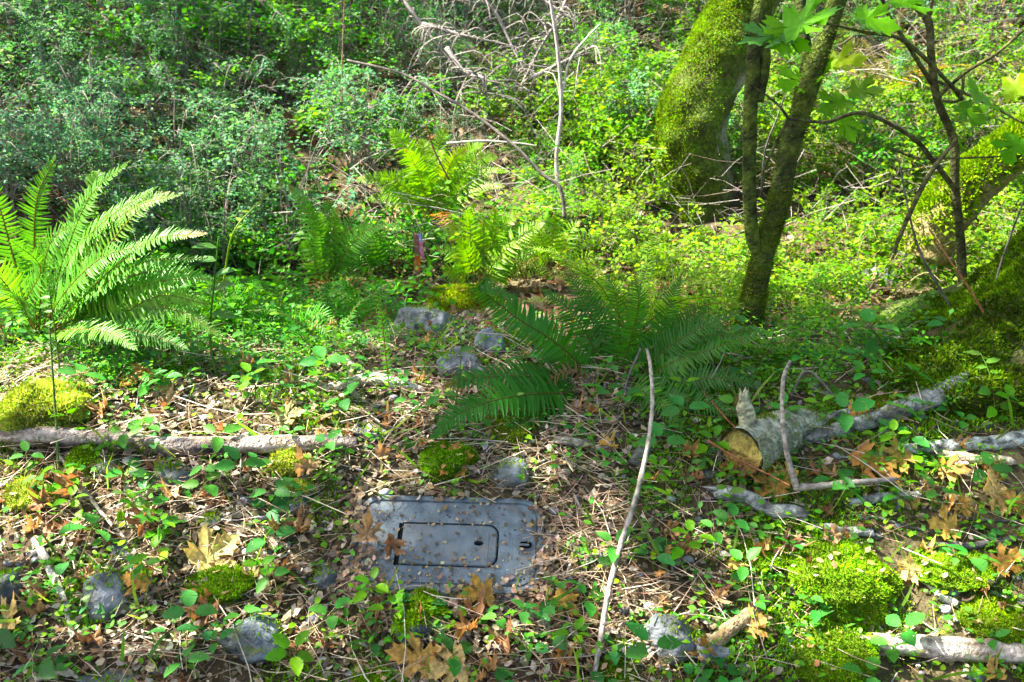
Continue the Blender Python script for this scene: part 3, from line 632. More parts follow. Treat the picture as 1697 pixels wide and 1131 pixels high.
cushion('pale fluffy moss tuft in front of the log end', 484, 758, 66, 58, 2600, YL, .016, 7)
cushion('dark green moss lump in shade behind the lid', 742, 758, 88, 58, 3200, np.array([[.11, .23, .012], [.08, .17, .01]]), .013, 8)
cushion('pale yellow moss clump under the dry stalks at far left', 56, 812, 100, 40, 2800, YL, .013, 9)
cushion('mossy hump under the fronds at centre', 846, 706, 92, 40, 3000, np.array([[.15, .24, .015], [.2, .22, .03]]), .013, 10)
cushion('sunlit mossy boulder behind the fern at centre', 768, 492, 112, 58, 4200, np.array([[.22, .28, .015], [.16, .22, .01]]), .018, 11)
cushion('small moss clump hanging under the log at left', 140, 762, 56, 44, 2000, BR, .014, 12)
cushion('low moss pad beside the broken grey branch', 1262, 915, 86, 28, 2400, BR, .012, 13)
cushion('flat moss pad at lower right by the rotten plank', 1580, 940, 130, 36, 3400, BR, .012, 14)
cushion('moss pad in the bottom right corner above the plank', 1650, 1020, 120, 46, 3000, np.array([[.12, .2, .012], [.16, .25, .015]]), .012, 15)
cushion('small moss pad against the mossy tree foot by the branch', 1480, 672, 74, 40, 2400, np.array([[.16, .22, .02], [.12, .18, .015]]), .014, 16)
cushion('pale moss pad in front of the log middle', 492, 806, 52, 30, 1600, YL, .011, 17)
cushion('small moss patch between the lid and the pebbles at the bottom', 620, 1120, 70, 26, 1600, BR, .012, 18)

# ------------------------------------------------------------------ logs, branches, sticks
def woodcol(a, b, sc=9, seed=0, th=0.0, ch=None, stretch=(1, 4, 4)):
    def f(V, C):
        k = np.clip(.5+2.1*(fbm(V*sc*2.2*np.array(stretch), 5, seed)-th), 0, 1)[:, None]; c = np.array(a)*(1-k)+np.array(b)*k
        if ch is not None:
            q = np.clip(5*(fbm(V*np.array([4, 9, 9]), 3, seed+4)-.08), 0, 1)[:, None]; c = c*(1-q)+np.array(ch)*q
        return c
    return f
def lying(name, label, cat, pts, r, cf, seg=12, m=M_WOOD, rough=.12, nf=25, n=None, moss=0, group=None, Yd=None):
    P = []
    rr = np.interp(np.linspace(0, 1, len(pts)), np.linspace(0, 1, len(r)), r)
    for q, (p, ri) in enumerate(zip(pts, rr)):
        P.append(gp(p[0], p[1], ri*.95+(p[2] if len(p) > 2 else 0)))
    P = np.array(P); O = P[0].copy(); r = list(r); L_ = np.linalg.norm(P[-1]-P[0])
    if len(P) >= 3: P = spline(P, 2*len(P)-1); P[1:-1] += RNG.normal(0, 1, P[1:-1].shape)*np.array([.4, .4, .5])*min(r)*.75
    nn_ = n or max(24, int(L_/.012)); V, F, C = trunk_geo(P, r, seg, nn_, cf, rough*1.5, nf, random.randint(0, 99))
    if seg >= 8:                     # splintered ends
        T0, T1 = unit(P[0]-P[1]), unit(P[-1]-P[-2]); e0 = np.arange(seg); e1 = (nn_-1)*seg+e0
        V[e0] += T0*(max(r)*np.abs(RNG.normal(0, .9, (seg, 1)))); V[e1] += T1*(max(r)*np.abs(RNG.normal(0, .9, (seg, 1))))
    o = Geo().add(V, F, C).obj(name, m, None, O); tag(o, label, cat, group)
    if moss:
        ps, ns = sample(V, F, moss, lambda c, nn: np.clip(nn[:, 2]*.7+fbm(c*8, 2, 3), 0, 1)**2); g = Geo(); moss_blades(g, ps, ns, .010, colj(MOSSY, len(ps), .2)); g.obj('moss', M_MOSS, o, O)['kind'] = 'stuff'
    return o
# the weathered log along the left
Pl = np.array([gp(a_, b_+14, .028) for a_, b_ in ((-30, 727), (592, 741))]); _d = Pl[1]-Pl[0]
Pl = np.array([Pl[0]+_d*t_+np.array([0, .012*math.sin(t_*7), .008*math.sin(t_*9)]) for t_ in (-.4, 0, .25, .5, .75, .9, 1)])
for _q in Pl: _q[2] = max(_q[2], float(hgt(_q[0], _q[1]))+.018)
V, F, C = trunk_geo(Pl, [.031, .030, .029, .028, .026, .024, .019], 26, 130, woodcol((.11, .08, .055), (.36, .30, .25), 4, 4, .0, (.03, .027, .03), (1, 6, 6)), .22, 16)
lg = Geo().add(V, F, C).obj('weathered_log', M_WOOD, None, Pl[0]); tag(lg, 'thin weathered grey log with charred patches lying across the left side', 'log')
ps, ns = sample(V, F, 1500, lambda c, nn: np.clip(fbm(c*9, 2, 8)-.1, 0, 1)*np.clip(-nn[:, 2]+.7, 0, 1)); g = Geo(); moss_blades(g, ps, ns, .011, colj(MOSSD*1.3, len(ps), .2)); g.obj('moss', M_MOSS, lg, Pl[0])['kind'] = 'stuff'
# cut log with stub, cut face towards camera
Of = gp(1222, 808)+np.array([0, .02, .095])
cut = empty('cut_log', Of); tag(cut, 'sawn grey-barked log with a broken branch stub, its ochre cut end facing out', 'log')
ax_ = unit(np.array([.80, .62, .02])); CL = [Of, Of+ax_*.07, Of+ax_*.16+[0, 0, .008], Of+ax_*.25+[0, .01, -.004], Of+ax_*.33+[.01, 0, -.012], Of+ax_*.40+[.02, 0, -.03]]
barkc = woodcol((.17, .18, .12), (.33, .35, .25), 20, 31, 0, None, (1, 1, 1))
Cc = spline(CL, 40); Rr = np.interp(np.linspace(0, 1, 40), [0, .12, .4, .75, 1], [.082, .078, .070, .062, .045]); V, F = tube(Cc, Rr, 30, .26, 13, cap=False, seed=8)
V[:30] = V[:30]-ax_*(.012*fbm(V[:30]*40, 2, 1))[:, None]
Geo().add(V, F, barkc(V, None)).obj('bark', M_BARK, cut, Of)
ps, ns = sample(V, F, 2600, lambda c, n: np.clip(2.5*(fbm(c*13, 2, 77)+.05), 0, 1)); g = Geo(); moss_blades(g, ps, ns, .009, colj(MOSSD*1.3, len(ps), .25)); g.obj('moss', M_MOSS, cut, Of)['kind'] = 'stuff'
a1 = unit(np.cross(ax_, [0, 0, 1])); a2 = np.cross(a1, ax_)
NR, NT = 44, 84; rr = np.linspace(0, 1, NR); th = np.linspace(0, 2*math.pi, NT, endpoint=False)
rim = .076*(1+.05*np.sin(3*th+1)+.03*np.sin(7*th))
P_ = (Of+ax_*.006)[None, None]+rr[:, None, None]*rim[None, :, None]*(np.cos(th)[None, :, None]*a1+np.sin(th)[None, :, None]*a2)
vv = ((P_-Of)@a2)/.084; uu = ((P_-Of)@a1)/.084
dep = np.clip(vv-.05, 0, 1)*.045+.010*(fbm((P_*np.array([22, 22, 60])).reshape(-1, 3), 2, 5) > .12).reshape(NR, NT)*(vv < .05)+.004*fbm((P_*70).reshape(-1, 3), 3, 9).reshape(NR, NT)+.0016*np.sin(uu*34+vv*9)*(vv > .05)
P_ = P_+ax_*dep[..., None]*(rr[:, None, None] < .985); V = P_.reshape(-1, 3); i = np.arange(NR-1)[:, None]*NT; j = np.arange(NT)[None]; j2 = (j+1) % NT
F = np.concatenate([np.stack([i+j, i+NT+j2, i+j2], -1).reshape(-1, 3), np.stack([i+j, i+NT+j, i+NT+j2], -1).reshape(-1, 3)])
ring = .5+.5*np.sin((rr[:, None]*(1+.06*np.sin(2*th+1))[None])*62)
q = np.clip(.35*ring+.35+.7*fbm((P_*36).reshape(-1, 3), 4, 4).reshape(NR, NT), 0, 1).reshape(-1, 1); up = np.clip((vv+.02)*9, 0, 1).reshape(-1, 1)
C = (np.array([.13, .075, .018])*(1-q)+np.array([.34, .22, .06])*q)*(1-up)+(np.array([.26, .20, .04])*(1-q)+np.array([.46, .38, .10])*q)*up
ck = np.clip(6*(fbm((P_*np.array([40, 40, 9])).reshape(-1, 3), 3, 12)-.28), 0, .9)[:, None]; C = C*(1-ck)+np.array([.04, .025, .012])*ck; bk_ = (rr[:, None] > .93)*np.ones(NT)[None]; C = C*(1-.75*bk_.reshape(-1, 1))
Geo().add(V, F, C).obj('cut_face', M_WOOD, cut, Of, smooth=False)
s0 = Of+ax_*.07+[0, 0, .03]; V, F, C = trunk_geo([s0, at(1243, 712, s0[1]), at(1236, 684, s0[1]), at(1233, 655, s0[1])], [.052, .031, .024, .015], 16, 40, woodcol((.16, .17, .11), (.44, .43, .26), 14, 5, 0), .28, 24)
V[-18:-2] += np.array([0, 0, 1.])*np.abs(RNG.normal(0, .014, (16, 1)))
Geo().add(V, F, C).obj('branch_stub', M_WOOD, cut, Of)
G1 = woodcol((.08, .08, .07), (.34, .35, .31), 16, 41, 0, None, (1, 1, 1)); G2 = woodcol((.16, .15, .12), (.36, .33, .27), 14, 43); PK = woodcol((.42, .34, .25), (.62, .54, .42), 20, 44); BK = woodcol((.05, .045, .04), (.13, .12, .10), 20, 45); RD = woodcol((.12, .05, .02), (.22, .09, .035), 20, 46); PN = woodcol((.30, .27, .22), (.50, .46, .38), 20, 47)
BR_ = 'grey branches lying at lower right'
lying('broken_branch', 'thick lichen-grey branch with splintered raised end beyond the cut log', 'branch', [(1345, 732), (1400, 718), (1460, 702), (1520, 686), (1582, 668, .02)], [.022, .024, .027, .032, .038], G1, 18, M_BARK, .18, 16, moss=300)
lying('broken_branch', 'second grey branch behind the splintered one, nearly hidden', 'branch', [(1360, 700), (1420, 690), (1500, 672)], [.014, .016, .014], G1, 12, M_BARK)
lying('lichened_branch', 'long branch crusted with pale lichen running off the right edge', 'branch', [(1412, 768), (1480, 757), (1560, 748), (1640, 742), (1720, 738), (1850, 730)], [.012, .016, .019, .022, .026, .026], woodcol((.06, .06, .05), (.44, .48, .42), 26, 48, -.05, None, (1, 1, 1)), 16, M_BARK, .25, 40)
lying('peeled_stick', 'short peeled cream stick below the lichened branch', 'stick', [(1556, 757), (1600, 764), (1650, 770), (1672, 772)], [.010, .014, .014, .012], woodcol((.50, .40, .22), (.66, .56, .40), 12, 49), 12, rough=.12)
lying('broken_branch', 'short stout grey branch piece in front of the cut log', 'branch', [(1188, 826), (1240, 842), (1290, 856), (1332, 866)], [.018, .022, .022, .018], G1, 16, M_BARK, .15, 18)
lying('broken_branch', 'grey-barked branch piece just above the large moss cushion', 'branch', [(1345, 880), (1395, 888), (1440, 890)], [.010, .014, .012], G1, 12, M_BARK)
lying('broken_branch', 'stubby grey branch lying among green sprigs right of the bent stick', 'branch', [(1410, 838), (1460, 832), (1520, 826)], [.011, .015, .012], G1, 12, M_BARK)
lying('dark_branch', 'thin dark branch running off the right edge below the yellow leaves', 'branch', [(1545, 908), (1610, 910), (1660, 902), (1720, 894)], [.008, .010, .010, .010], BK, 10, M_TWIG)
lying('dark_twig', 'long thin dark twig slanting through leaves at right', 'twig', [(1430, 855), (1500, 874), (1560, 893), (1592, 905)], [.004, .005, .005, .004], BK, 7, M_TWIG)
lying('rotten_plank', 'split pale rotten wood plank in the bottom right corner', 'wood', [(1462, 1084), (1692, 1096)], [.026, .031, .03, .026], woodcol((.16, .12, .07), (.56, .48, .38), 8, 50, 0, None, (1, 10, 10)), 16, M_WOOD, .3, 22)
lying('rotten_stick', 'broken brown rotten stick slanting up at the bottom centre right', 'stick', [(1170, 1092), (1205, 1058), (1238, 1032), (1262, 1004)], [.020, .021, .018, .016], woodcol((.16, .11, .05), (.36, .28, .15), 12, 51), 12, M_WOOD, .2)
lying('split_stick', 'short split grey stick slanting down beside the large moss cushion', 'stick', [(1515, 955), (1545, 980), (1582, 1008)], [.010, .013, .011], PN, 8, M_WOOD, .2)
lying('broken_branch', 'pale barked branch stub lying behind the lid near the fern', 'branch', [(922, 738), (965, 744), (1008, 748)], [.012, .014, .014], G2, 12, M_BARK)
lying('fallen_stick', 'grey stick leaning through the weeds left of the centre ferns', 'stick', [(515, 560), (560, 594), (605, 622), (640, 638)], [.012, .012, .010, .009], G2, 8, M_TWIG)
lying('dead_wood', 'pale sunlit rotten wood lying behind the weeds at centre left', 'wood', [(545, 650), (600, 640), (650, 644), (700, 652)], [.014, .022, .020, .010], woodcol((.36, .31, .24), (.60, .54, .46), 8, 52, 0, None, (1, 7, 7)), 12, M_WOOD, .3)
# the long pale stick, propped up
_y0 = gp(985, 1118)[1]-.02
st = [atc(a_, b_, _y0+(2.42-_y0)*t_) for a_, b_, t_ in ((985, 1118, 0), (1008, 985, .24), (1028, 905, .4), (1052, 830, .54), (1072, 745, .7), (1081, 670, .84), (1078, 610, .95), (1072, 578, 1))]
V, F, C = trunk_geo(st, [.0064, .0076, .0068, .0073, .0063, .0060, .0051, .0044], 10, 150, woodcol((.17, .145, .11), (.46, .40, .32), 22, 53, 0, None, (2, 2, 1)), .3, 38)
stk = Geo().add(V, F, C).obj('long_stick', M_TWIG, None, st[0]); tag(stk, 'long pale bare stick propped up in front of the centre fern', 'stick')
tv, tf = tube(spline([st[1], at(990, 950, 2.16), at(978, 935, 2.17)], 8), np.linspace(.004, .002, 8), 6); Geo().add(tv, tf, (.36, .3, .22)).obj('side_twig', M_TWIG, stk, st[0])
bent = [atc(1310, 598, 2.42), atc(1299, 625, 2.4), atc(1296, 680, 2.34), atc(1302, 740, 2.28), atc(1318, 802, 2.24), atc(1330, 808, 2.24), atc(1400, 801, 2.26), atc(1486, 794, 2.28)]
V, F, C = trunk_geo(bent, [.0045, .0062, .0068, .0072, .010, .0105, .0085, .0075], 10, 120, woodcol((.11, .095, .075), (.29, .25, .20), 18, 83), .32, 36); o = Geo().add(V, F, C).obj('bent_branch', M_TWIG, None, bent[4]); tag(o, 'bent grey branch, one arm upright and one level, before the cut log', 'branch')
for nm, lb, pts, r, cf in [
    ('bramble_cane', 'thin reddish bramble cane crossing the cut log', [(1140, 610, 2.7), (1200, 690, 2.5), (1260, 742, 2.36), (1325, 800, 2.26)], .0035, RD),
    ('bramble_cane', 'reddish cane sloping across the sawn log end', [(1172, 730, 2.3), (1230, 765, 2.25), (1280, 790, 2.22), (1310, 806, 2.2)], .003, RD),
    ('dark_twig', 'dark arched twig rising over the cut log behind the bent branch', [(1230, 660, 2.75), (1200, 640, 2.75), (1180, 600, 2.76), (1172, 560, 2.8)], .004, BK),
    ('dark_twig', 'dark forked twig between the bent branch and the tree foot', [(1310, 660, 2.65), (1340, 615, 2.65), (1405, 680, 2.62), (1460, 695, 2.62)], .0045, BK),
    ('dark_twig', 'dark thin twig drooping from the centre fern beside the pale stick', [(1062, 578, 2.72), (1040, 630, 2.7), (1042, 665, 2.68), (1100, 715, 2.62), (1130, 735, 2.6)], .0035, BK),
    ('grey_twig', 'grey arched twig ending on the lichened branch', [(1340, 640, 2.68), (1420, 680, 2.6), (1478, 722, 2.55), (1500, 738, 2.52), (1600, 742, 2.48)], .0045, G2),
    ('bramble_cane', 'red cane leaning against the mossy tree foot', [(1655, 572, 2.75), (1620, 500, 2.8), (1580, 440, 2.85), (1540, 380, 2.9)], .004, RD),
    ('bare_twig', 'dark upright twig left of the slim sapling', [(1605, 555, 3.1), (1570, 500, 3.1), (1530, 430, 3.12), (1510, 370, 3.15), (1490, 270, 3.2)], .005, BK),
    ('bare_twig', 'slim dark stem rising at the right edge over the mossy tree foot', [(1640, 530, 3.0), (1655, 450, 3.0), (1690, 350, 3.0), (1720, 280, 3.0)], .004, BK),
    ('bare_twig', 'fine forked stem at the right edge above the moss', [(1640, 520, 3.1), (1660, 440, 3.1), (1697, 410, 3.1)], .003, BK),
    ('bare_twig', 'thin upright twig between the twin stems and the leaning mossy trunk', [(1262, 320, 3.4), (1268, 250, 3.4), (1290, 190, 3.4), (1300, 160, 3.4)], .004, BK),
    ('grass_stalk', 'pale upright dry stalk in front of the log at left', [(392, 850, 2.36), (398, 790, 2.4), (400, 725, 2.43)], .0025, PK),
    ('weed_stalk', 'tall dark green weed stalk crossing the log at far left', [(97, 790, 2.42), (93, 700, 2.46), (86, 600, 2.5), (82, 540, 2.52)], .0038, woodcol((.03, .06, .015), (.08, .14, .03), 20, 60)),
    ('dead_sapling', 'pinkish bare dead sapling stem in the thicket at top centre', [(933, 365, 5.1), (922, 270, 5.15), (930, 180, 5.2), (925, 90, 5.2), (912, 0, 5.2), (900, -70, 5.2)], .012, woodcol((.26, .20, .18), (.44, .36, .33), 9, 61)),
    ('dead_branch', 'long dead grey branch arching down through the thicket at centre', [(936, 362, 4.4), (928, 312, 4.42), (900, 290, 4.45), (850, 240, 4.5), (780, 186, 4.6), (720, 152, 4.7), (665, 122, 4.8), (575, 100, 4.9)], .0095, woodcol((.05, .042, .036), (.15, .125, .10), 9, 62)),
    ('dead_branch', 'pale side branch forking off the pinkish dead stem', [(930, 165, 5.2), (945, 100, 5.2), (975, 60, 5.2), (995, 40, 5.2)], .006, PN),
    ('dead_branch', 'thin level dead branch behind the centre fern clump', [(740, 238, 5.0), (800, 234, 5.0), (860, 238, 5.0), (890, 242, 5.0)], .006, PN),
    ('bramble_cane', 'dark red cane rising from the fern clump at upper centre', [(745, 300, 4.9), (720, 250, 4.9), (705, 205, 4.9)], .005, RD),
    ('thin_stem', 'thin straight upright stem in the shaded thicket at top', [(566, 180, 5.5), (568, 80, 5.5), (572, -20, 5.5)], .005, woodcol((.12, .08, .04), (.2, .14, .06), 9, 63)),
]:
    P = np.array([atc(*p) for p in pts]); m = len(P); V, F, C = trunk_geo(P, r*np.linspace(1.1, .65, m), 7, m*9, cf, .15, 40, random.randint(0, 99))
    o = Geo().add(V, F, C).obj(nm, M_TWIG, None, P[0]); tag(o, lb, nm.split('_')[-1])
# hand-placed litter twigs
TW = [([(215, 790), (320, 838), (378, 862), (400, 905), (420, 930)], .0045, PN, 'forked pale grey twig lying over the dry leaves left of the lid'),
      ([(100, 760), (150, 830), (200, 890), (262, 950)], .005, PK, 'long pale twig slanting down across the left litter'),
      ([(60, 900), (90, 960), (110, 1010), (122, 1060)], .011, PN, 'weathered split stick at far left beside the round rock'),
      ([(120, 1035), (190, 1022), (240, 990), (290, 968)], .006, G2, 'dark curved stick in front of the round grey rock'),
      ([(20, 1005), (200, 1052), (330, 1070), (560, 1092), (640, 1100)], .0022, PK, 'long thin straw stem crossing the litter at lower left'),
      ([(60, 1130), (110, 1118), (150, 1140)], .008, PK, 'stout pale twig at the bottom left corner'),
      ([(820, 800), (870, 780), (915, 760)], .0055, G2, 'grey twig slanting up behind the lid'),
      ([(915, 760), (945, 810), (962, 845), (985, 870)], .004, PK, 'pale straw stem bent above the lid corner'),
      ([(935, 975), (948, 930), (960, 890)], .005, PN, 'grey dead stalk in the dry needles right of the lid'),
      ([(955, 985), (975, 930), (985, 895)], .006, G2, 'brown dead stalk nearest the long pale stick'),
      ([(718, 1020), (730, 1060), (750, 1110)], .004, PK, 'pale stem lying below the lid'),
      ([(30, 1090), (150, 1082), (300, 1078)], .002, PK, 'fine straw along the bottom left'),
      ([(1420, 985), (1440, 1020), (1462, 1050), (1465, 1075)], .004, PN, 'curved pale twig below the large moss cushion'),
      ([(1345, 1040), (1400, 1038), (1430, 1036)], .0025, PK, 'thin straw on the long bright moss cushion'),
      ([(1140, 945), (1200, 965), (1270, 990)], .003, PK, 'long fine twig in the litter right of the pale stick'),
      ([(1640, 985), (1697, 1010), (1740, 1030)], .006, G2, 'grey twig at the right edge above the rotten plank'),
      ([(300, 770), (330, 752), (380, 738), (420, 760)], .003, PK, 'thin arched twig resting on the log'),
      ([(150, 860), (220, 830), (300, 800), (340, 770)], .003, PK, 'fine pale twig under the log at left'),
      ([(1540, 845), (1600, 860), (1697, 868)], .005, BK, 'dark twig beneath the yellow maple leaves at right edge')]
for pts, r, cf, lb in TW: lying('twig', lb, 'twig', pts, [r, r*1.05, r*.8, r*.6], cf, 7, M_TWIG, .15, 50)

# ------------------------------------------------------------------ marker stake, stump, pink scrap
Os2 = at(693, 466, 4.55); Os2[2] = min(Os2[2], float(hgt(Os2[0], Os2[1])))
stake = empty('survey_stake', Os2); tag(stake, 'short wooden survey stake painted orange with a pink and blue ribbon tied on', 'stake')
top = at(693, 388, 4.55)[2]
def bar(p0, p1, w, d, c, m, name, par, O, seg=6):
    P = spline([p0, p1], seg) if len(np.shape(p0)) == 1 else p0
    x = np.array([1.0, 0, 0]); y = np.array([0, 1.0, 0]); V = []; F = []
    for p in P: V += [p-x*w/2-y*d/2, p+x*w/2-y*d/2, p+x*w/2+y*d/2, p-x*w/2+y*d/2]
    for k in range(len(P)-1):
        for a in range(4): b = (a+1) % 4; i0 = k*4; F += [[i0+a, i0+b, i0+4+b], [i0+a, i0+4+b, i0+4+a]]
    F += [[0, 2, 1], [0, 3, 2]]; e = (len(P)-1)*4; F += [[e, e+1, e+2], [e, e+2, e+3]]
    V = np.array(V); V = V+.0015*RNG.normal(0, 1, V.shape); return Geo().add(V, F, c).obj(name, m, par, O, smooth=False)
M_PAINT = mat('stake_paint', .6, .3, nz=.2, nscale=60); M_RIB = mat('ribbon_plastic', .3, .5, .4, (1.2, 1.0, 1.2), nz=.1)
xy = np.array([Os2[0], Os2[1], 0]); zz_ = lambda py: np.array([Os2[0], Os2[1], at(693, py, 4.55)[2]])
bar(Os2+[0, 0, -.05], zz_(448), .030, .016, (.30, .19, .08), M_WOOD, 'post', stake, Os2)
bar(zz_(448), zz_(422), .032, .017, (.75, .16, .02), M_PAINT, 'painted_band', stake, Os2)
bar(zz_(422), zz_(388), .030, .016, (.26, .10, .07), M_PAINT, 'post_top', stake, Os2)
rp = np.array([zz_(387)+[.016, -.016, 0], zz_(400)+[.024, -.018, 0], zz_(414)+[.022, -.02, 0], zz_(428)+[.03, -.02, 0]])
bar(spline(rp[:3], 8), None, .014, .002, (.42, .45, .85), M_RIB, 'ribbon', stake, Os2); bar(spline(rp[1:]+[.004, -.003, 0], 8), None, .016, .002, (.85, .30, .48), M_RIB, 'ribbon', stake, Os2)
B = at(478, 262, 6.3); B[2] = hgt(B[0], B[1])-.05
sv = empty('rotten_stump', B); tag(sv, 'narrow brown rotten stump standing in the shaded thicket', 'stump')
V, F, C = trunk_geo([B, at(476, 230, 6.3), at(482, 180, 6.3)], [.10, .085, .05], 12, 26, woodcol((.07, .045, .015), (.17, .09, .03), 7, 66), .4, 8); Geo().add(V, F, C).obj('trunk', M_BARK, sv, B)
V, F, C = trunk_geo([at(490, 240, 6.25), at(492, 205, 6.25), at(494, 178, 6.25)], [.05, .035, .012], 8, 16, woodcol((.12, .06, .02), (.24, .12, .04), 7, 67), .4, 8); Geo().add(V, F, C).obj('splinter', M_BARK, sv, B)
p = gp(938, 978, .012); V = ICO2[0]*(1+.3*fbm(ICO2[0]*2, 2, 5))[:, None]*np.array([.016, .012, .009])+p
o = Geo().add(V, ICO2[1], (.55, .10, .14)).obj('plastic_scrap', M_RIB, None, p); tag(o, 'tiny pink plastic scrap in the needles right of the lid', 'scrap')

# ------------------------------------------------------------------ dead drooping conifer branches (top centre)
DD = 'dead grey drooping branches in the thicket'
DL = ['dead grey drooping branch tangle at the top, nearest the pinkish stem', 'dead pale drooping branch tangle at top centre, leftmost', 'dead drooping branch with curled twigs in the middle of the tangle', 'bundle of curled pale dead twigs hanging low over the thicket', 'fan of dead grey twigs above the low hanging bundle', 'thin dead branch with curled twigs at the top edge of the tangle', 'dead curled branch crossing behind the pinkish stem']
for q, (pts, nt) in enumerate([([(960, -60, 6.4), (930, 20, 6.3), (890, 90, 6.2), (860, 150, 6.1)], 60), ([(640, -40, 6.6), (690, 30, 6.4), (730, 80, 6.2), (760, 120, 6.1)], 40), ([(760, -50, 6.5), (820, 20, 6.4), (850, 80, 6.3), (870, 120, 6.2)], 60),
        ([(740, 80, 5.7), (770, 120, 5.6), (800, 130, 5.5), (800, 160, 5.5)], 34), ([(700, 40, 6.1), (770, 60, 6.0), (820, 70, 6.0)], 30), ([(860, -30, 6.3), (900, 0, 6.2), (960, 40, 6.1)], 34), ([(880, 130, 5.9), (920, 110, 5.9), (960, 90, 5.9), (985, 75, 5.9)], 26)]):
    P = spline([at(*p) for p in pts], 30); O = P[0].copy(); root = empty('dead_branch', O); tag(root, DL[q], 'branch', DD)
    tv, tf = tube(P, np.linspace(.016, .006, 30), 6, .15, 30); Geo().add(tv, tf, (.20, .175, .16)).obj('limb', M_TWIG, root, O)
    g = Geo()
    for _ in range(nt):
        a = P[RNG.integers(3, 30)]; d = unit(RNG.normal(0, 1, 3)*[1, .6, .35]); l = RNG.uniform(.06, .42)*RNG.uniform(.5, 1)
        b = a+d*l*.55+[0, 0, .02]; c = b+d*l*.3+[0, 0, -l*RNG.uniform(.05, .5)]; e = c+[0, 0, -l*RNG.uniform(0, .3)]+RNG.normal(0, .2, 3)*l
        tv, tf = tube(spline([a, b, c, e], 8), np.linspace(.0042, .0020, 8), 4); g.add(tv, tf, np.array([.20, .175, .155])*RNG.uniform(.4, 1.4))
    o = g.obj('twigs', M_TWIG, root, O); o['kind'] = 'stuff'


# ------------------------------------------------------------------ ferns
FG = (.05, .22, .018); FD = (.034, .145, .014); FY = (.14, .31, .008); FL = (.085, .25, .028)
# A: big sunlit fern at left
Oa = gp(62, 560); fa = empty('sword_fern', Oa); tag(fa, 'large sunlit sword fern with arching pale fronds at the left edge', 'fern')
A = [([(60, 545, 3.15), (48, 430, 3.12), (60, 330, 3.08), (92, 262, 3.02)], .085, (0.2, -1, .35), 1), ([(70, 545, 3.15), (95, 430, 3.05), (140, 330, 2.98), (215, 268, 2.9)], .085, (-.1, -.8, .8), 1),
     ([(75, 545, 3.1), (120, 440, 3.0), (180, 360, 2.9), (258, 312, 2.82)], .09, (-.2, -.7, .9), 1), ([(85, 545, 3.05), (150, 470, 2.9), (240, 400, 2.8), (340, 388, 2.72)], .09, (-.2, -.6, 1), 0),
     ([(85, 550, 3.05), (150, 490, 2.88), (240, 440, 2.8), (345, 428, 2.75)], .085, (-.2, -.5, 1), 0), ([(85, 550, 3.05), (170, 530, 2.85), (260, 500, 2.78), (345, 505, 2.75)], .09, (.0, -1, .25), 0),
     ([(55, 545, 3.15), (20, 430, 3.1), (-10, 330, 3.05), (-40, 290, 3.0)], .08, (0.2, -1, .4), 0), ([(55, 545, 3.1), (10, 470, 3.0), (-50, 420, 2.9), (-120, 410, 2.85)], .08, (.2, -.6, .8), 0),
     ([(60, 550, 3.1), (30, 500, 2.95), (0, 480, 2.85), (-60, 500, 2.75)], .08, (.2, -.6, .8), 0), ([(80, 548, 3.15), (110, 400, 3.2), (150, 310, 3.25), (165, 285, 3.28)], .075, (0, -1, .4), 0),
     ([(85, 552, 3.0), (130, 545, 2.8), (190, 550, 2.7), (225, 580, 2.64)], .07, (0, -.5, 1), 0), ([(80, 550, 3.1), (150, 440, 3.1), (240, 350, 3.1), (280, 320, 3.1)], .07, (0, -.8, .7), 0),
     ([(85, 550, 3.05), (190, 470, 2.9), (280, 440, 2.85), (370, 470, 2.85)], .08, (0, -.7, .8), 0), ([(65, 548, 3.05), (70, 470, 2.9), (90, 400, 2.8), (130, 370, 2.7)], .08, (0, -.9, .6), 0)]
A += [([(75, 548, 3.1), (140, 420, 2.98), (220, 345, 2.9), (300, 322, 2.84)], .085, (-.2, -.7, .9), 0), ([(85, 550, 3.05), (180, 500, 2.88), (270, 470, 2.8), (350, 462, 2.74)], .085, (-.1, -.7, .8), 0), ([(80, 552, 3.02), (160, 540, 2.84), (240, 545, 2.74), (310, 580, 2.66)], .085, (0, -.9, .6), 0), ([(60, 548, 3.08), (40, 500, 2.95), (60, 450, 2.85), (20, 400, 2.8)], .08, (0, -.9, .6), 0),
      ([(70, 548, 3.08), (110, 480, 2.95), (170, 420, 2.86), (245, 405, 2.8)], .085, (-.1, -.8, .7), 0), ([(82, 550, 3.04), (190, 510, 2.86), (290, 520, 2.76), (370, 560, 2.7)], .08, (0, -.9, .5), 0)]
for pts, w, f, sgl in A: frond_px(fa, Oa, pts, w, f, FL, single=bool(sgl))
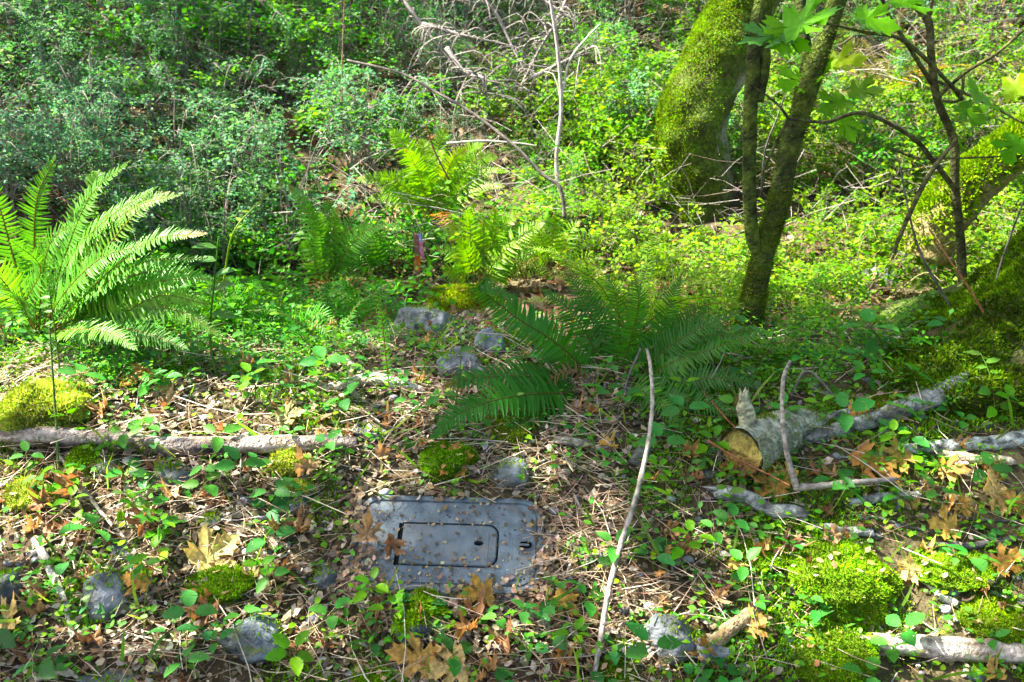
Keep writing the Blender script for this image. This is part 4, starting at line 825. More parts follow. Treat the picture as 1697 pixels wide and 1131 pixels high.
# B: dark shaded fern at centre
Obf = gp(1015, 668); fb = empty('sword_fern', Obf); tag(fb, 'large dark shaded sword fern with long fronds spreading at centre', 'fern')
Bf = [([(1010, 660, 2.78), (930, 645, 2.62), (850, 660, 2.5), (770, 690, 2.42), (715, 725, 2.36)], .085, (.1, -.7, .8), 1), ([(1010, 655, 2.8), (930, 570, 2.72), (850, 515, 2.66), (790, 478, 2.62), (850, 494, 2.58)], .075, (-.5, -.6, .7), 1),
      ([(1012, 655, 2.85), (995, 560, 2.9), (965, 490, 2.94), (935, 432, 2.98)], .06, (.1, -1, .2), 0), ([(1015, 655, 2.85), (1010, 560, 2.92), (985, 490, 2.98), (972, 440, 3.0)], .055, (.1, -1, .2), 0),
      ([(1030, 655, 2.85), (1075, 580, 2.85), (1105, 520, 2.85), (1128, 462, 2.86)], .07, (-.2, -1, .2), 0), ([(1030, 655, 2.82), (1090, 590, 2.75), (1150, 550, 2.7), (1222, 518, 2.65)], .07, (0, -.8, .8), 0),
      ([(1030, 660, 2.82), (1100, 610, 2.72), (1180, 575, 2.66), (1268, 552, 2.62)], .075, (0, -.7, .9), 0), ([(1030, 660, 2.8), (1100, 640, 2.68), (1180, 625, 2.6), (1262, 640, 2.55)], .075, (0, -.8, .7), 0),
      ([(1030, 662, 2.8), (1090, 660, 2.65), (1160, 665, 2.58), (1220, 690, 2.5)], .075, (0, -.8, .7), 0), ([(1005, 655, 2.8), (900, 620, 2.65), (800, 628, 2.55), (735, 640, 2.5)], .075, (0, -.6, .9), 0),
      ([(1015, 655, 2.82), (1040, 560, 2.78), (1055, 500, 2.76), (1050, 450, 2.76)], .055, (.3, -1, .2), 0), ([(1025, 655, 2.85), (1070, 610, 2.9), (1130, 560, 2.95), (1175, 500, 3.0)], .06, (0, -1, .3), 0),
      ([(1000, 658, 2.78), (945, 660, 2.68), (890, 690, 2.6), (850, 730, 2.52)], .065, (0, -.7, .8), 0)]
Bf += [([(1008, 655, 2.8), (950, 600, 2.78), (905, 555, 2.76), (870, 540, 2.74)], .07, (-.2, -.8, .6), 0), ([(1012, 655, 2.84), (980, 570, 2.88), (940, 510, 2.9), (900, 480, 2.92)], .065, (0, -1, .3), 0), ([(1018, 655, 2.84), (1025, 570, 2.86), (1020, 500, 2.88), (1005, 455, 2.9)], .06, (.1, -1, .2), 0),
       ([(1028, 655, 2.84), (1090, 580, 2.86), (1140, 530, 2.88), (1185, 490, 2.9)], .065, (0, -1, .3), 0), ([(1005, 660, 2.76), (940, 668, 2.62), (870, 700, 2.5), (810, 745, 2.42)], .075, (0, -.8, .7), 0), ([(1025, 662, 2.78), (1060, 650, 2.62), (1100, 670, 2.52), (1130, 715, 2.44)], .065, (0, -.8, .7), 0), ([(1030, 658, 2.82), (1110, 595, 2.8), (1180, 560, 2.78), (1240, 570, 2.76)], .065, (0, -.9, .5), 0)]
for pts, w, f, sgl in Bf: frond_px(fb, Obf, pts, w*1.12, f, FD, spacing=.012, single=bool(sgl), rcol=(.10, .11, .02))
# single upright fronds
Og = gp(650, 705); fg = empty('fern_sprout', Og); tag(fg, 'single narrow upright fern frond left of the crumpled rock', 'fern')
frond_px(fg, Og, [(652, 700, 2.68), (648, 600, 2.68), (630, 500, 2.68), (606, 425, 2.7)], .036, (.9, -.6, .1), FG, start=.08)
Og = gp(690, 690); fg = empty('fern_sprout', Og); tag(fg, 'thin dark upright frond leaning right beside the flat-faced stone', 'fern')
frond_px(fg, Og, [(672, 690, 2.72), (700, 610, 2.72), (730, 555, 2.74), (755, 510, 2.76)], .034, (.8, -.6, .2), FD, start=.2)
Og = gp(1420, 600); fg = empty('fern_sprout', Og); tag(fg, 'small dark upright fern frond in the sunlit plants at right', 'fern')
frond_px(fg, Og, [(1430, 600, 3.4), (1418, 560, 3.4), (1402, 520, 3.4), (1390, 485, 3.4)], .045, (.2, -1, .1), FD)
rosette('sword_fern', 'bright sunlit fern just behind the dark centre fern', gp(1050, 575)+[0, 0, .04], 13, .62, FY, .06, 0, 6.28, (40, 78), .55, seed=6)
rosette('sword_fern', 'low bright green fern by the log weeds at centre left', gp(545, 580), 8, .38, FG, .045, 0, 6.28, (30, 70), .6, seed=7)
rosette('sword_fern', 'brownish drooping fern high on the slope at right', gp(1470, 175), 12, 1.1, (.13, .14, .03), .09, 0, 6.28, (40, 75), .6, seed=8, spacing=.025)
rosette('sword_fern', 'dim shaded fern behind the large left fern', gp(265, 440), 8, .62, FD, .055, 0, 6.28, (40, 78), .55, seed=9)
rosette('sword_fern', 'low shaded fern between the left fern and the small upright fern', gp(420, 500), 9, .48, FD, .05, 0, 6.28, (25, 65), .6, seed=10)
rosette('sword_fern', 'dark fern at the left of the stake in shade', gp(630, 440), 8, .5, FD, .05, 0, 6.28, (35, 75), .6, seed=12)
rosette('sword_fern', 'sunlit fern low behind the big left fern fronds', gp(330, 560), 9, .42, FG, .05, 0, 6.28, (20, 60), .5, seed=13)
rosette('sword_fern', 'sparse fern at the foot of the twin-stemmed young tree', gp(1170, 600), 8, .42, FG, .05, 0, 6.28, (25, 60), .6, seed=14)
rosette('sword_fern', 'fern on the slope behind the twin stems, top right', gp(1330, 120), 9, .8, FL, .08, 0, 6.28, (40, 75), .5, seed=15, spacing=.022)

def fern_px(label, base, tips, w, col, Y, sag=.1, face=(0, -.8, .6), dead=2, spread=.12):
    bx_, by_ = base; O = at(bx_, by_, Y); O[2] = max(O[2], float(hgt(O[0], O[1]))); root = empty('sword_fern', O); tag(root, label, 'fern')
    for k, (tx, ty) in enumerate(tips):
        b = O+np.array([RNG.normal(0, .02), RNG.normal(0, .02), 0]); e = at(tx, ty, Y+RNG.uniform(-spread, spread)*2); m1 = b+(e-b)*.35+[0, 0, np.linalg.norm(e-b)*sag*1.2]; m2 = b+(e-b)*.7+[0, 0, np.linalg.norm(e-b)*sag*1.3]
        frond(root, O, [b, m1, m2, e], w*RNG.uniform(.85, 1.1), unit(np.array(face)+RNG.normal(0, .25, 3)), col, .0155)
    for k in range(dead):
        a = RNG.uniform(0, 6.28); l = RNG.uniform(.25, .45); h = np.array([math.cos(a), math.sin(a)*.6-.2, 0]); frond(root, O, [O, O+h*l*.4+[0, 0, .07], O+h*l*.8+[0, 0, .0], O+h*l+[0, 0, -.06]], w*.7, unit([0, -.4, 1]), (.20, .11, .04), .018, rcol=(.16, .08, .03), name='dead_frond')
    return root
fern_px('small upright sword fern with brown base behind the left weeds', (545, 478), [(480, 308), (512, 338), (530, 352), (560, 345), (596, 352), (640, 372), (505, 400), (600, 410), (470, 420), (545, 330), (580, 380), (620, 400)], .085, FL, 4.25, spread=.07)
fern_px('bushy yellow-green fern clump at upper centre above the stake', (715, 365), [(590, 298), (612, 330), (650, 216), (672, 250), (700, 232), (735, 250), (800, 240), (822, 262), (842, 285), (835, 310), (780, 275), (620, 290), (690, 290), (760, 300), (800, 330), (640, 345), (740, 215), (660, 285), (725, 285), (770, 250), (810, 300)], .10, FY, 4.95, .12, spread=.07)
fern_px('bright sunlit yellow fern right of the stake', (795, 470), [(722, 412), (745, 370), (775, 350), (820, 345), (862, 356), (900, 372), (935, 392), (930, 430), (915, 462), (870, 400), (840, 380), (735, 450), (880, 440), (800, 370), (850, 430), (760, 400), (900, 410)], .09, FY, 4.2, .1, spread=.06)
fern_px('leafy green fern below the stake, before the crumpled rock', (600, 560), [(525, 505), (545, 480), (575, 470), (610, 468), (648, 485), (680, 520), (520, 540), (660, 545)], .065, FG, 3.5, .12)
fern_px('shaded fern leaning left of the stake', (640, 455), [(575, 395), (600, 372), (630, 380), (560, 430), (600, 420)], .08, FG, 4.5, .14)
fern_px('green fern low between the left fern and the tall weed', (400, 560), [(330, 500), (345, 470), (390, 462), (430, 480), (470, 505), (340, 530), (460, 530), (300, 520)], .07, FG, 3.35, .12)
fern_px('sunlit yellow fern between the arched dead branch and the dark centre fern', (920, 455), [(860, 400), (880, 375), (920, 362), (960, 370), (1000, 395), (860, 430), (990, 430), (940, 390)], .075, FY, 4.05, .12)
fern_px('broad green fern on the bank left of the crumpled rock', (480, 590), [(400, 545), (420, 520), (465, 505), (510, 510), (555, 535), (410, 575), (560, 570)], .065, FG, 3.2, .14, dead=1)
fern_px('sunlit fern tuft behind the twin-stemmed tree foot', (1100, 480), [(1040, 430), (1060, 405), (1100, 400), (1140, 415), (1165, 440), (1050, 460), (1150, 470)], .05, FY, 4.1, .12)
for k, (x1, y1) in enumerate([(-.3, .02), (.28, -.1), (-.12, -.3), (.2, .2)]):
    for r_, O_, c_ in ((fa, Oa, (.22, .12, .045)), (fb, Obf, (.13, .09, .03)))[:2 if k == 0 else 1]:
        frond(r_, O_, [O_, O_+np.array([x1*.4, y1*.4, .10]), O_+np.array([x1*.8, y1*.8, .05]), O_+np.array([x1*1.2, y1*1.2-.05, -.02])], .05, unit([0, -.4, 1]), c_, .018, rcol=(.16, .08, .03), name='dead_frond')
# ------------------------------------------------------------------ where a small thing grows, in words
LM_BACK = [(50, 50, 'in the top left corner'), (50, 190, 'above the tips of the large left fern'), (235, 190, 'around the small sunlit patch at upper left'), (200, 60, 'near the top edge left of the sunlit patch'), (300, 330, 'right of the large left fern fronds'), (400, 400, 'over the dark gully left of the small upright fern'),
           (470, 290, 'below the rotten stump'), (480, 110, 'above the rotten stump'), (360, 200, 'left of the rotten stump'), (590, 40, 'at the top beside the thin straight stem'), (600, 200, 'between the stump and the upper fern clump'), (760, 150, 'under the dead drooping branches'), (800, 20, 'at the top edge behind the dead drooping branches'), (850, 320, 'right of the upper fern clump'),
           (1000, 70, 'between the pinkish dead stem and the leaning mossy trunk'), (1010, 230, 'left of the mossy trunk'), (1020, 350, 'between the arched dead branch and the mossy trunk'), (1150, 370, 'at the foot of the mossy trunk'), (1300, 90, 'behind the twin stems near the top'), (1330, 260, 'behind the fork of the twin stems'), (1440, 320, 'between the twin stems and the slim sapling'),
           (1450, 50, 'above the brownish fern at top right'), (1640, 60, 'in the top right corner'), (1500, 220, 'beside the brownish fern'), (1660, 370, 'under the leaning mossy trunk'), (1400, 450, 'by the lower grey boulder'), (1330, 540, 'right of the twin-stemmed tree foot'), (1530, 530, 'left of the mossy tree foot'), (950, 480, 'behind the dark centre fern'), (1150, 500, 'left of the twin-stemmed tree foot'), (700, 460, 'around the survey stake'), (870, 420, 'beside the sunlit yellow fern'), (560, 520, 'below the small upright fern'), (450, 560, 'by the tall slender weed'), (150, 590, 'below the large left fern'), (300, 610, 'behind the log by the orange leaf')]
LM_FRONT = [(60, 600, 'above the moss mound at far left'), (200, 680, 'behind the log at left'), (400, 680, 'behind the log end by the tall weed'), (560, 690, 'past the end of the log'), (650, 600, 'by the crumpled grey rock'), (800, 640, 'under the left fronds of the centre fern'), (800, 740, 'between the lid and the centre fern'), (960, 720, 'below the heart of the centre fern'), (1100, 640, 'under the right fronds of the centre fern'), (1150, 740, 'left of the sawn log end'),
            (1400, 660, 'behind the splintered branch'), (1600, 720, 'at the mossy tree foot'), (80, 790, 'below the log at far left'), (250, 800, 'below the middle of the log'), (450, 800, 'below the log end'), (60, 940, 'by the left edge rock'), (60, 1090, 'in the bottom left corner'), (190, 1050, 'below the round grey rock'), (300, 900, 'above the small moss cushion'), (460, 960, 'right of the small moss cushion'), (560, 860, 'at the upper left of the lid'), (420, 1110, 'under the dark round rock'), (590, 1040, 'below the left end of the lid'), (780, 1070, 'at the bottom centre'),
            (950, 900, 'in the needles right of the lid'), (1000, 1060, 'around the moss ball'), (1120, 880, 'just right of the long pale stick'), (1130, 1040, 'by the glossy dark stone'), (1250, 870, 'before the short stout branch piece'), (1260, 980, 'left of the large moss cushion'), (1250, 1090, 'left of the long moss cushion'), (1400, 860, 'above the large moss cushion'), (1530, 860, 'below the level arm of the bent branch'), (1660, 870, 'by the yellow leaves at the right edge'), (1540, 970, 'right of the large moss cushion'), (1660, 1000, 'above the rotten plank'), (1500, 1060, 'between the long cushion and the plank')]
def where(p, table):
    c, s = math.cos(PITCH), math.sin(PITCH); d = np.array(p)-[0, 0, CAM_Z]; f = d[1]*c+d[2]*s; u = d[0]/f*FPX+W0/2; v = H0/2-(-d[1]*s+d[2]*c)/f*FPX
    return min(table, key=lambda t: (t[0]-u)**2+((t[1]-v)*1.4)**2)[2]
def pix(p):
    c, s = math.cos(PITCH), math.sin(PITCH); d = np.array(p, float)-[0, 0, CAM_Z]; f = d[1]*c+d[2]*s; return d[0]/f*FPX+W0/2, H0/2-(-d[1]*s+d[2]*c)/f*FPX
OPEN = [(650, 478, 765, 562, 3.8), (715, 545, 835, 632, 3.1), (600, 480, 680, 535, 3.8), (662, 375, 724, 474, 4.52), (838, 505, 920, 540, 3.7), (590, 215, 845, 350, 5.5), (720, 345, 1000, 460, 4.6), (470, 305, 625, 468, 4.8), (1430, 425, 1490, 470, 4.3), (1480, 392, 1530, 425, 4.5), (470, 180, 500, 255, 6.2)]
def hides(x, y, h, r):                 # would this plant stand in front of one of the open places?
    z = float(hgt(x, y)); u, v1 = pix((x, y, z)); _, v0 = pix((x, y, z+h)); ru = r*FPX/math.hypot(y, 1)
    return any(y < d and u+ru > a and u-ru < c and v0 < e and v1 > b for a, b, c, e, d in OPEN)
# ------------------------------------------------------------------ shrubs on the slope
def shrub_proto(seed, h, w, nst, nlf, ls, cols, stemcol=(.20, .17, .14), arch=.5):
    rs = np.random.default_rng(seed); g = Geo(); pos = []; dirs = []
    for k in range(nst):
        a = rs.uniform(0, 6.28); r0 = rs.uniform(0, .12)*w; b = np.array([math.cos(a)*r0, math.sin(a)*r0, -.03]); l = h*rs.uniform(.6, 1.15); out = rs.uniform(.1, .55)*w
        e = np.array([math.cos(a)*out, math.sin(a)*out, l]); e2 = e+np.array([math.cos(a)*w*.35*arch, math.sin(a)*w*.35*arch, -l*.15*arch])
        P = spline([b, b*.5+e*.5+rs.normal(0, .05, 3)*w, e, e2], 14); tv, tf = tube(P, np.linspace(.006, .002, 14)*h/.8, 4); g.add(tv, tf, np.array(stemcol)*rs.uniform(.5, 1.3))
        for _ in range(4):
            i0 = rs.integers(4, 13); d = unit(rs.normal(0, 1, 3)*[1, 1, .6]); bl = l*rs.uniform(.2, .5); q = spline([P[i0], P[i0]+d*bl*.5+[0, 0, .02], P[i0]+d*bl+[0, 0, -bl*.2*arch]], 8)
            tv, tf = tube(q, np.linspace(.003, .0012, 8)*h/.8, 3); g.add(tv, tf, np.array(stemcol)*rs.uniform(.5, 1.3))
            m = nlf//(nst*4); ii = rs.integers(1, 8, m); pos.append(q[ii]+rs.normal(0, ls*.7, (m, 3))); dirs.append(unit(d+rs.normal(0, .8, (m, 3))))
    pos = np.concatenate(pos); dirs = np.concatenate(dirs); dirs[:, 2] *= .5; n = len(pos); lf = Geo()
    z = unit(np.stack([rs.normal(0, .45, n), rs.normal(0, .45, n), np.ones(n)], -1)); inst(lf, t_small(.36), frames(dirs, z), ls*rs.uniform(.6, 1.3, n), pos, colj(cols, n, .2, .06))
    root = empty('leafy_shrub', (0, 0, 0)); g.obj('stems', M_TWIG, root); lf.obj('foliage', M_SHRUB, root); return root
BLU = [[.06, .18, .085], [.085, .22, .09], [.045, .14, .075], [.12, .24, .08]]; GRN = [[.065, .22, .02], [.10, .26, .02], [.05, .17, .03]]; YGR = [[.12, .26, .018], [.085, .22, .025], [.18, .29, .02]]
BLU2 = [[.08, .21, .11], [.12, .27, .13], [.055, .16, .09]]  # both blue greens hold the slope's cool shade in the leaf colour
PR = {'blue': [shrub_proto(100+k, .75, .8, (13, 15, 9, 12)[k], (1900, 2600, 800, 1500)[k], (.026, .020, .044, .031)[k], (BLU, BLU2, GRN, BLU2)[k]) for k in range(4)], 'green': [shrub_proto(120+k, .6, .75, 12, (1200, 1900, 700, 1300)[k], (.030, .021, .042, .028)[k], (GRN, GRN, YGR, BLU2)[k]) for k in range(4)], 'yel': [shrub_proto(140+k, .30, .55, 10, 620, .028, YGR, (.22, .18, .10)) for k in range(4)],
      'low': [shrub_proto(160+k, .16, .4, 8, 240, .026, GRN, (.12, .14, .05)) for k in range(3)]}
USED = set()
def put(kind, x, y, s, label, group, name=None):
    hh0 = {'blue': .8, 'green': .65, 'yel': .3, 'low': .17}[kind]*s*.8
    if hides(x, y, hh0, .25*s*(.8 if kind in ('blue', 'green') else .7)): return None
    pr = PR[kind][random.randrange(len(PR[kind]))]
    o = pr if id(pr) not in USED else copy_tree(pr); USED.add(id(pr))
    o.location = (x, y, float(hgt(x, y))-.02); o.rotation_euler = (random.gauss(0, .1), random.gauss(0, .1), random.uniform(0, 6.28)); o.scale = (s*random.uniform(.9, 1.15),)*2+(s*random.uniform(.85, 1.15),)
    if name: o.name = name
    wh = where((x, y, float(hgt(x, y))+.2), LM_BACK); tag(o, label+' '+wh, 'plant' if name else 'shrub', group+' '+wh); return o
def blocked(x, y, keep):
    return any((x-a)**2+(y-b)**2 < r*r for a, b, r in keep)
tb = at(1150, 330, 5.6); _f1, _f2 = at(715, 365, 4.95), at(795, 470, 4.2); KEEP = [(_f1[0], _f1[1]-.15, .42), (_f2[0], _f2[1]-.1, .36), (tb[0], tb[1]-.45, .5), (Os2[0], Os2[1]-.35, .4), (Os2[0], Os2[1], .2)]
REG = [('blue', lambda x, y: x < -.6 or y > 7.6, 'dim small-leaved thicket shrub', 'thicket shrubs'),
       ('green', lambda x, y: True, 'green small-leaved shrub on the slope', 'slope shrubs')]
pts = []
yv = 4.7
while yv < 9.6:
    dx = .42+.02*(yv-4.7); half = yv*.577*1.18+.4; xv = -half
    while xv < half:
        pts.append((xv+random.gauss(0, .13), yv+random.gauss(0, .13))); xv += dx
    yv += .40
for x, y in pts:
    if blocked(x, y, KEEP): continue
    left = x < -.35
    ymin = 4.7 if x < -.9 else 5.0
    if y < ymin+random.gauss(0, .15): continue
    if not left and x > 1.4 and y < 7.2 and random.random() < .55: continue          # open sunny ground on the right
    if left or y > 7.7: put('blue', x, y, random.uniform(.62, .98), REG[0][2], REG[0][3])
    else: put('green', x, y, random.uniform(.5, .85), REG[1][2], REG[1][3])
yv = 3.45
while yv < 7.0:
    half = yv*.577*1.12+.2; xv = -.55 if yv < 4.8 else .2
    while xv < half:
        x, y = xv+random.gauss(0, .09), yv+random.gauss(0, .09); xv += .27
        if blocked(x, y, KEEP): continue
        if y < 3.9 and x < .25: continue
        if blocked(x, y, [(1.75, 3.2, .45), (2.2, 3.3, .6)]): continue
        put('yel', x, y, random.uniform(.6, 1.25)*(.7 if y < 3.9 else 1), 'low sunlit yellow-green plant', 'low sunlit plants', 'small_leaved_plant')
    yv += .30
for _ in range(170):
    x, y = random.uniform(-2.3, .2), random.uniform(3.1, 5.4)
    if blocked(x, y, [(-.3, 3.1, .25), (-.15, 2.9, .2)]): continue
    put('low', x, y, random.uniform(.8, 1.6), 'low green small-leaved plant', 'low plants', 'small_leaved_plant')
for _ in range(50):
    x, y = random.uniform(-1.6, 1.7), random.uniform(2.65, 3.3)
    if not blocked(x, y, [(.3, 2.75, .25), (-.3, 3.05, .28), (-.2, 2.8, .2)]): put('low', x, y, random.uniform(.5, 1.0), 'tiny-leaved plant on the bank crest', 'crest plants', 'small_leaved_plant')

# ------------------------------------------------------------------ bramble sprigs
BRT = t_bram()
def sprig_proto(seed, nleaf=3, h=.09, ls=.05, col=(.075, .19, .025)):
    rs = np.random.default_rng(seed); root = empty('bramble_sprig', (0, 0, 0)); tip = np.array([rs.normal(0, .02), rs.normal(0, .02), h])
    P = spline([[0, 0, -.02], tip*.5+[rs.normal(0, .01), rs.normal(0, .01), 0], tip], 8); g = Geo(); tv, tf = tube(P, np.linspace(.0018, .0010, 8), 4); g.add(tv, tf, (.10, .14, .03)); g.obj('stem', M_LEAF, root)
    a0 = rs.uniform(0, 6.28)
    for k in range(nleaf):
        a = a0+k*2.1+rs.normal(0, .25) if nleaf <= 3 else a0+k*2.4; base = P[-1] if k < 3 else P[4]; d = np.array([math.cos(a), math.sin(a), rs.uniform(-.1, .35)]); q = base+d*.012
        R = frames(d[None], unit(np.array([[rs.normal(0, .3), rs.normal(0, .3)-.15, 1]])))
        g = Geo(); inst(g, BRT, R, np.array([ls*rs.uniform(.75, 1.15)]), q[None], colj(col, 1, .12, .06)); tv, tf = tube(np.array([base, q+d*.004]), [.0008, .0008], 3); g.add(tv, tf, (.10, .14, .03)); g.obj('leaf', M_LEAF, root)
    return root
SPR = [sprig_proto(200+k, (3, 3, 3, 5, 3, 4)[k], (.05, .08, .11, .10, .04, .07)[k], (.05, .045, .055, .042, .06, .05)[k], ((.05, .21, .035), (.07, .24, .03), (.05, .19, .035), (.10, .26, .02), (.045, .17, .04), (.06, .22, .035))[k]) for k in range(6)]
def sprig(x, y, s, label, group, lift=0):
    if group and hides(x, y, .1*s, .05): return
    pr = SPR[random.randrange(6)]; o = pr if id(pr) not in USED else copy_tree(pr); USED.add(id(pr)); n = gnormal(x, y)
    o.location = (x, y, float(hgt(x, y))+lift); o.rotation_euler = (n[1]*-.6+random.gauss(0, .15), n[0]*.6+random.gauss(0, .15), random.uniform(0, 6.28)); o.scale = (s, s, s); wh = where(o.location, LM_FRONT)
    tag(o, label if group is None else 'green bramble sprig '+wh, 'sprig', group and 'bramble sprigs '+wh)
for reg, n, (xa, xb), (ya, yb), lb, gr in [(0, 64, (-1.45, -.25), (1.75, 2.45), 'green three-leaved bramble sprig in the dry litter left of the lid', 'sprigs in the left litter'), (1, 78, (.28, 1.6), (1.72, 2.6), 'green three-leaved bramble sprig among moss and yellow leaves at lower right', 'sprigs at lower right'),
        (2, 62, (-1.6, -.1), (2.52, 3.1), 'green bramble sprig on the bank behind the log', 'sprigs behind the log'), (3, 50, (-.2, 1.55), (2.45, 3.0), 'green bramble sprig around the foot of the centre fern', 'sprigs around the centre fern'), (4, 18, (-.3, .3), (1.72, 1.98), 'green bramble sprig at the bottom below the lid', 'sprigs below the lid')]:
    for _ in range(n):
        x, y = random.uniform(xa, xb), random.uniform(ya, yb)
        if not lid_free(np.array([x]), np.array([y]), .04)[0]: continue
        sprig(x, y, random.uniform(.6, 1.25), lb, gr)
for px, py, s, lb in [(880, 1045, .95, 'pale grey-green sprig with broad leaves right below the lid'), (300, 1070, 1.2, 'bright lit green sprig at the bottom left between two rocks'), (1460, 620, 1.9, 'broad bright maple-like sprig before the mossy tree foot'), (1625, 710, 1.3, 'light green sprig climbing the mossy tree foot'),
                      (455, 930, 1.3, 'bluish-green sprig right of the small moss cushion'), (1010, 965, 1.2, 'dark green sprig against the long pale stick'), (270, 940, 1.2, 'dull green sprig by the round grey rock'), (110, 975, 1.4, 'large green sprig at far left in front of the round rock')]:
    p = gp(px, py); sprig(p[0], p[1], s, lb, None, .01)
# tall weeds with paired leaves
def weed(label, pts, r, leaves, col=(.07, .17, .03), size=.05):
    P = spline([at(*p) for p in pts], 30); O = P[0].copy(); root = empty('tall_weed', O); tag(root, label, 'weed')
    tv, tf = tube(P, np.linspace(r, r*.5, 30), 6); Geo().add(tv, tf, np.array(col)*.9).obj('stem', M_LEAF, root, O)
    for k in range(leaves):
        i = int(29*(.35+.65*(k+.5)/leaves)); a = RNG.uniform(0, 6.28); d = np.array([math.cos(a), math.sin(a)*.7, RNG.uniform(-.1, .5)]); g = Geo()
        inst(g, t_ovate(.3), frames(d[None], unit(np.array([[0, -.4, 1.]]))), np.array([size*RNG.uniform(.6, 1.2)]), P[i][None], colj(col, 1, .1, .05)); g.obj('leaf', M_LEAF, root, O)
weed('tall slender green weed with one heart-shaped leaf left of centre', [(362, 640, 2.75), (348, 560, 2.75), (355, 470, 2.76), (362, 395, 2.78)], .0045, 6, size=.08)
weed('arching yellow-green weed tip reaching up at the left of the thicket', [(370, 470, 3.1), (385, 390, 3.15), (420, 345, 3.2), (470, 302, 3.25)], .004, 6, (.14, .22, .02), .04)
weed('thin green weed between the tall weed and the fern sprout', [(402, 640, 2.7), (405, 570, 2.7), (400, 510, 2.7)], .003, 5)
weed('thin leafy weed at the far left in front of the fern', [(100, 620, 2.72), (90, 540, 2.74), (80, 470, 2.76)], .003, 7, (.10, .18, .05), .045)
weed('trailing leafy stem on the mossy tree foot at the right edge', [(1640, 740, 2.5), (1655, 680, 2.55), (1640, 620, 2.6), (1625, 585, 2.65)], .003, 10, (.10, .21, .03), .045)
weed('leafy stem rising past the fern tip at the top left', [(70, 240, 5.0), (45, 150, 5.0), (15, 100, 5.0), (0, 80, 5.0)], .005, 10, (.13, .22, .03), .05)
weed('thin weed in front of the cut log', [(1230, 880, 2.2), (1215, 830, 2.22), (1200, 800, 2.22)], .002, 4, (.09, .2, .03), .04)
weed('thin weed stem by the flat slab behind the lid', [(745, 800, 2.4), (742, 740, 2.42), (760, 640, 2.5), (765, 560, 2.55)], .0028, 4, (.05, .12, .02), .05)
for k, (px, py, h) in enumerate([(210, 880, 120), (185, 760, 90), (480, 900, 100), (560, 830, 80), (1290, 860, 90), (1140, 870, 110), (1080, 920, 70), (150, 1050, 80), (850, 720, 70)]):
    p = gp(px, py); Y0 = p[1]
    weed(('thin weed stalk in the litter, %s') % ('left under the log', 'touching the log at left', 'left of the lid', 'above the lid corner', 'before the cut log', 'right of the long pale stick', 'in dry needles by the stick', 'in the bottom left litter', 'under the centre fern')[k], [(px, py, Y0), (px-6, py-h*.5, Y0+.02), (px+8, py-h, Y0+.03)], .0018, 5, (.10, .18, .04), .028)

# ------------------------------------------------------------------ maple leaves: on the twigs and fallen
MG = (.10, .27, .008); MPL = [t_maple(300+k, .28, .09, .5) for k in range(3)]
def mleaf(name, label, cat, pos, size, xdir, zdir, col, m, T, parent=None, O=None, group=None):
    g = Geo(); inst(g, T, frames(np.asarray(xdir, float)[None], unit(np.asarray(zdir, float))[None]), np.array([[size, size*random.uniform(.66, 1.0), size]]), np.asarray(pos, float)[None], np.asarray(col, float)[None])
    if parent is not None: return g.obj(name, m, parent, O)
    o = g.obj(name, m, None, pos); tag(o, label, cat, group); return o
LV = [(1300, 55, 2.92, .15, (-.95, -.2, -.25), (.1, -.35, .9), (.05, .17, .03)), (1305, 45, 2.9, .155, (.75, -.35, .25), (-.3, -.6, .8), MG), (1300, 40, 2.95, .15, (-.2, -.6, -.5), (.2, -.6, .8), MG), (1420, 25, 3.0, .13, (.8, -.2, -.3), (.2, -.6, .8), MG),
      (1340, 130, 3.3, .13, (-.8, -.3, -.2), (0, -.6, .9), MG), (1335, 125, 3.3, .12, (.5, -.5, .3), (0, -.8, .6), MG), (1375, 105, 3.4, .12, (.8, -.2, .1), (0, -.6, .8), (.24, .33, .02)), (1400, 165, 3.4, .12, (-.7, -.3, -.3), (0, -.7, .8), MG),
      (1410, 150, 3.4, .11, (.7, -.3, 0), (0, -.7, .8), (.12, .24, .02)), (1395, 195, 3.4, .10, (.3, -.3, -.6), (0, -.9, .4), MG), (1640, 170, 3.1, .12, (-.6, -.3, .2), (0, -.6, .9), MG), (1665, 150, 3.1, .13, (.6, -.3, .2), (0, -.6, .9), (.22, .33, .02)), (1590, 175, 3.2, .11, (.3, -.4, -.3), (0, -.6, .9), MG),
      (1690, 230, 3.1, .11, (-.4, -.3, -.5), (0, -.6, .9), MG), (1480, 0, 2.9, .12, (.5, -.3, -.2), (0, -.5, .9), MG)]
for k, (px, py, Yd, s, xd, zd, c) in enumerate(LV): mleaf('leaf', None, None, at(px, py, Yd), s, xd, zd, c, M_LEAF, MPL[k % 3], rs_, Or)
MF = [t_maple(320+k, .35+.08*(k % 3), .10, .4) for k in range(8)]; MD = [t_maple(340+k, 1.0+.5*(k % 3), .34, .2) for k in range(8)]
YO = (.48, .31, .08); OR = (.40, .21, .06); TN = (.42, .26, .12); PY = (.58, .44, .16); BNZ = (.26, .13, .055)
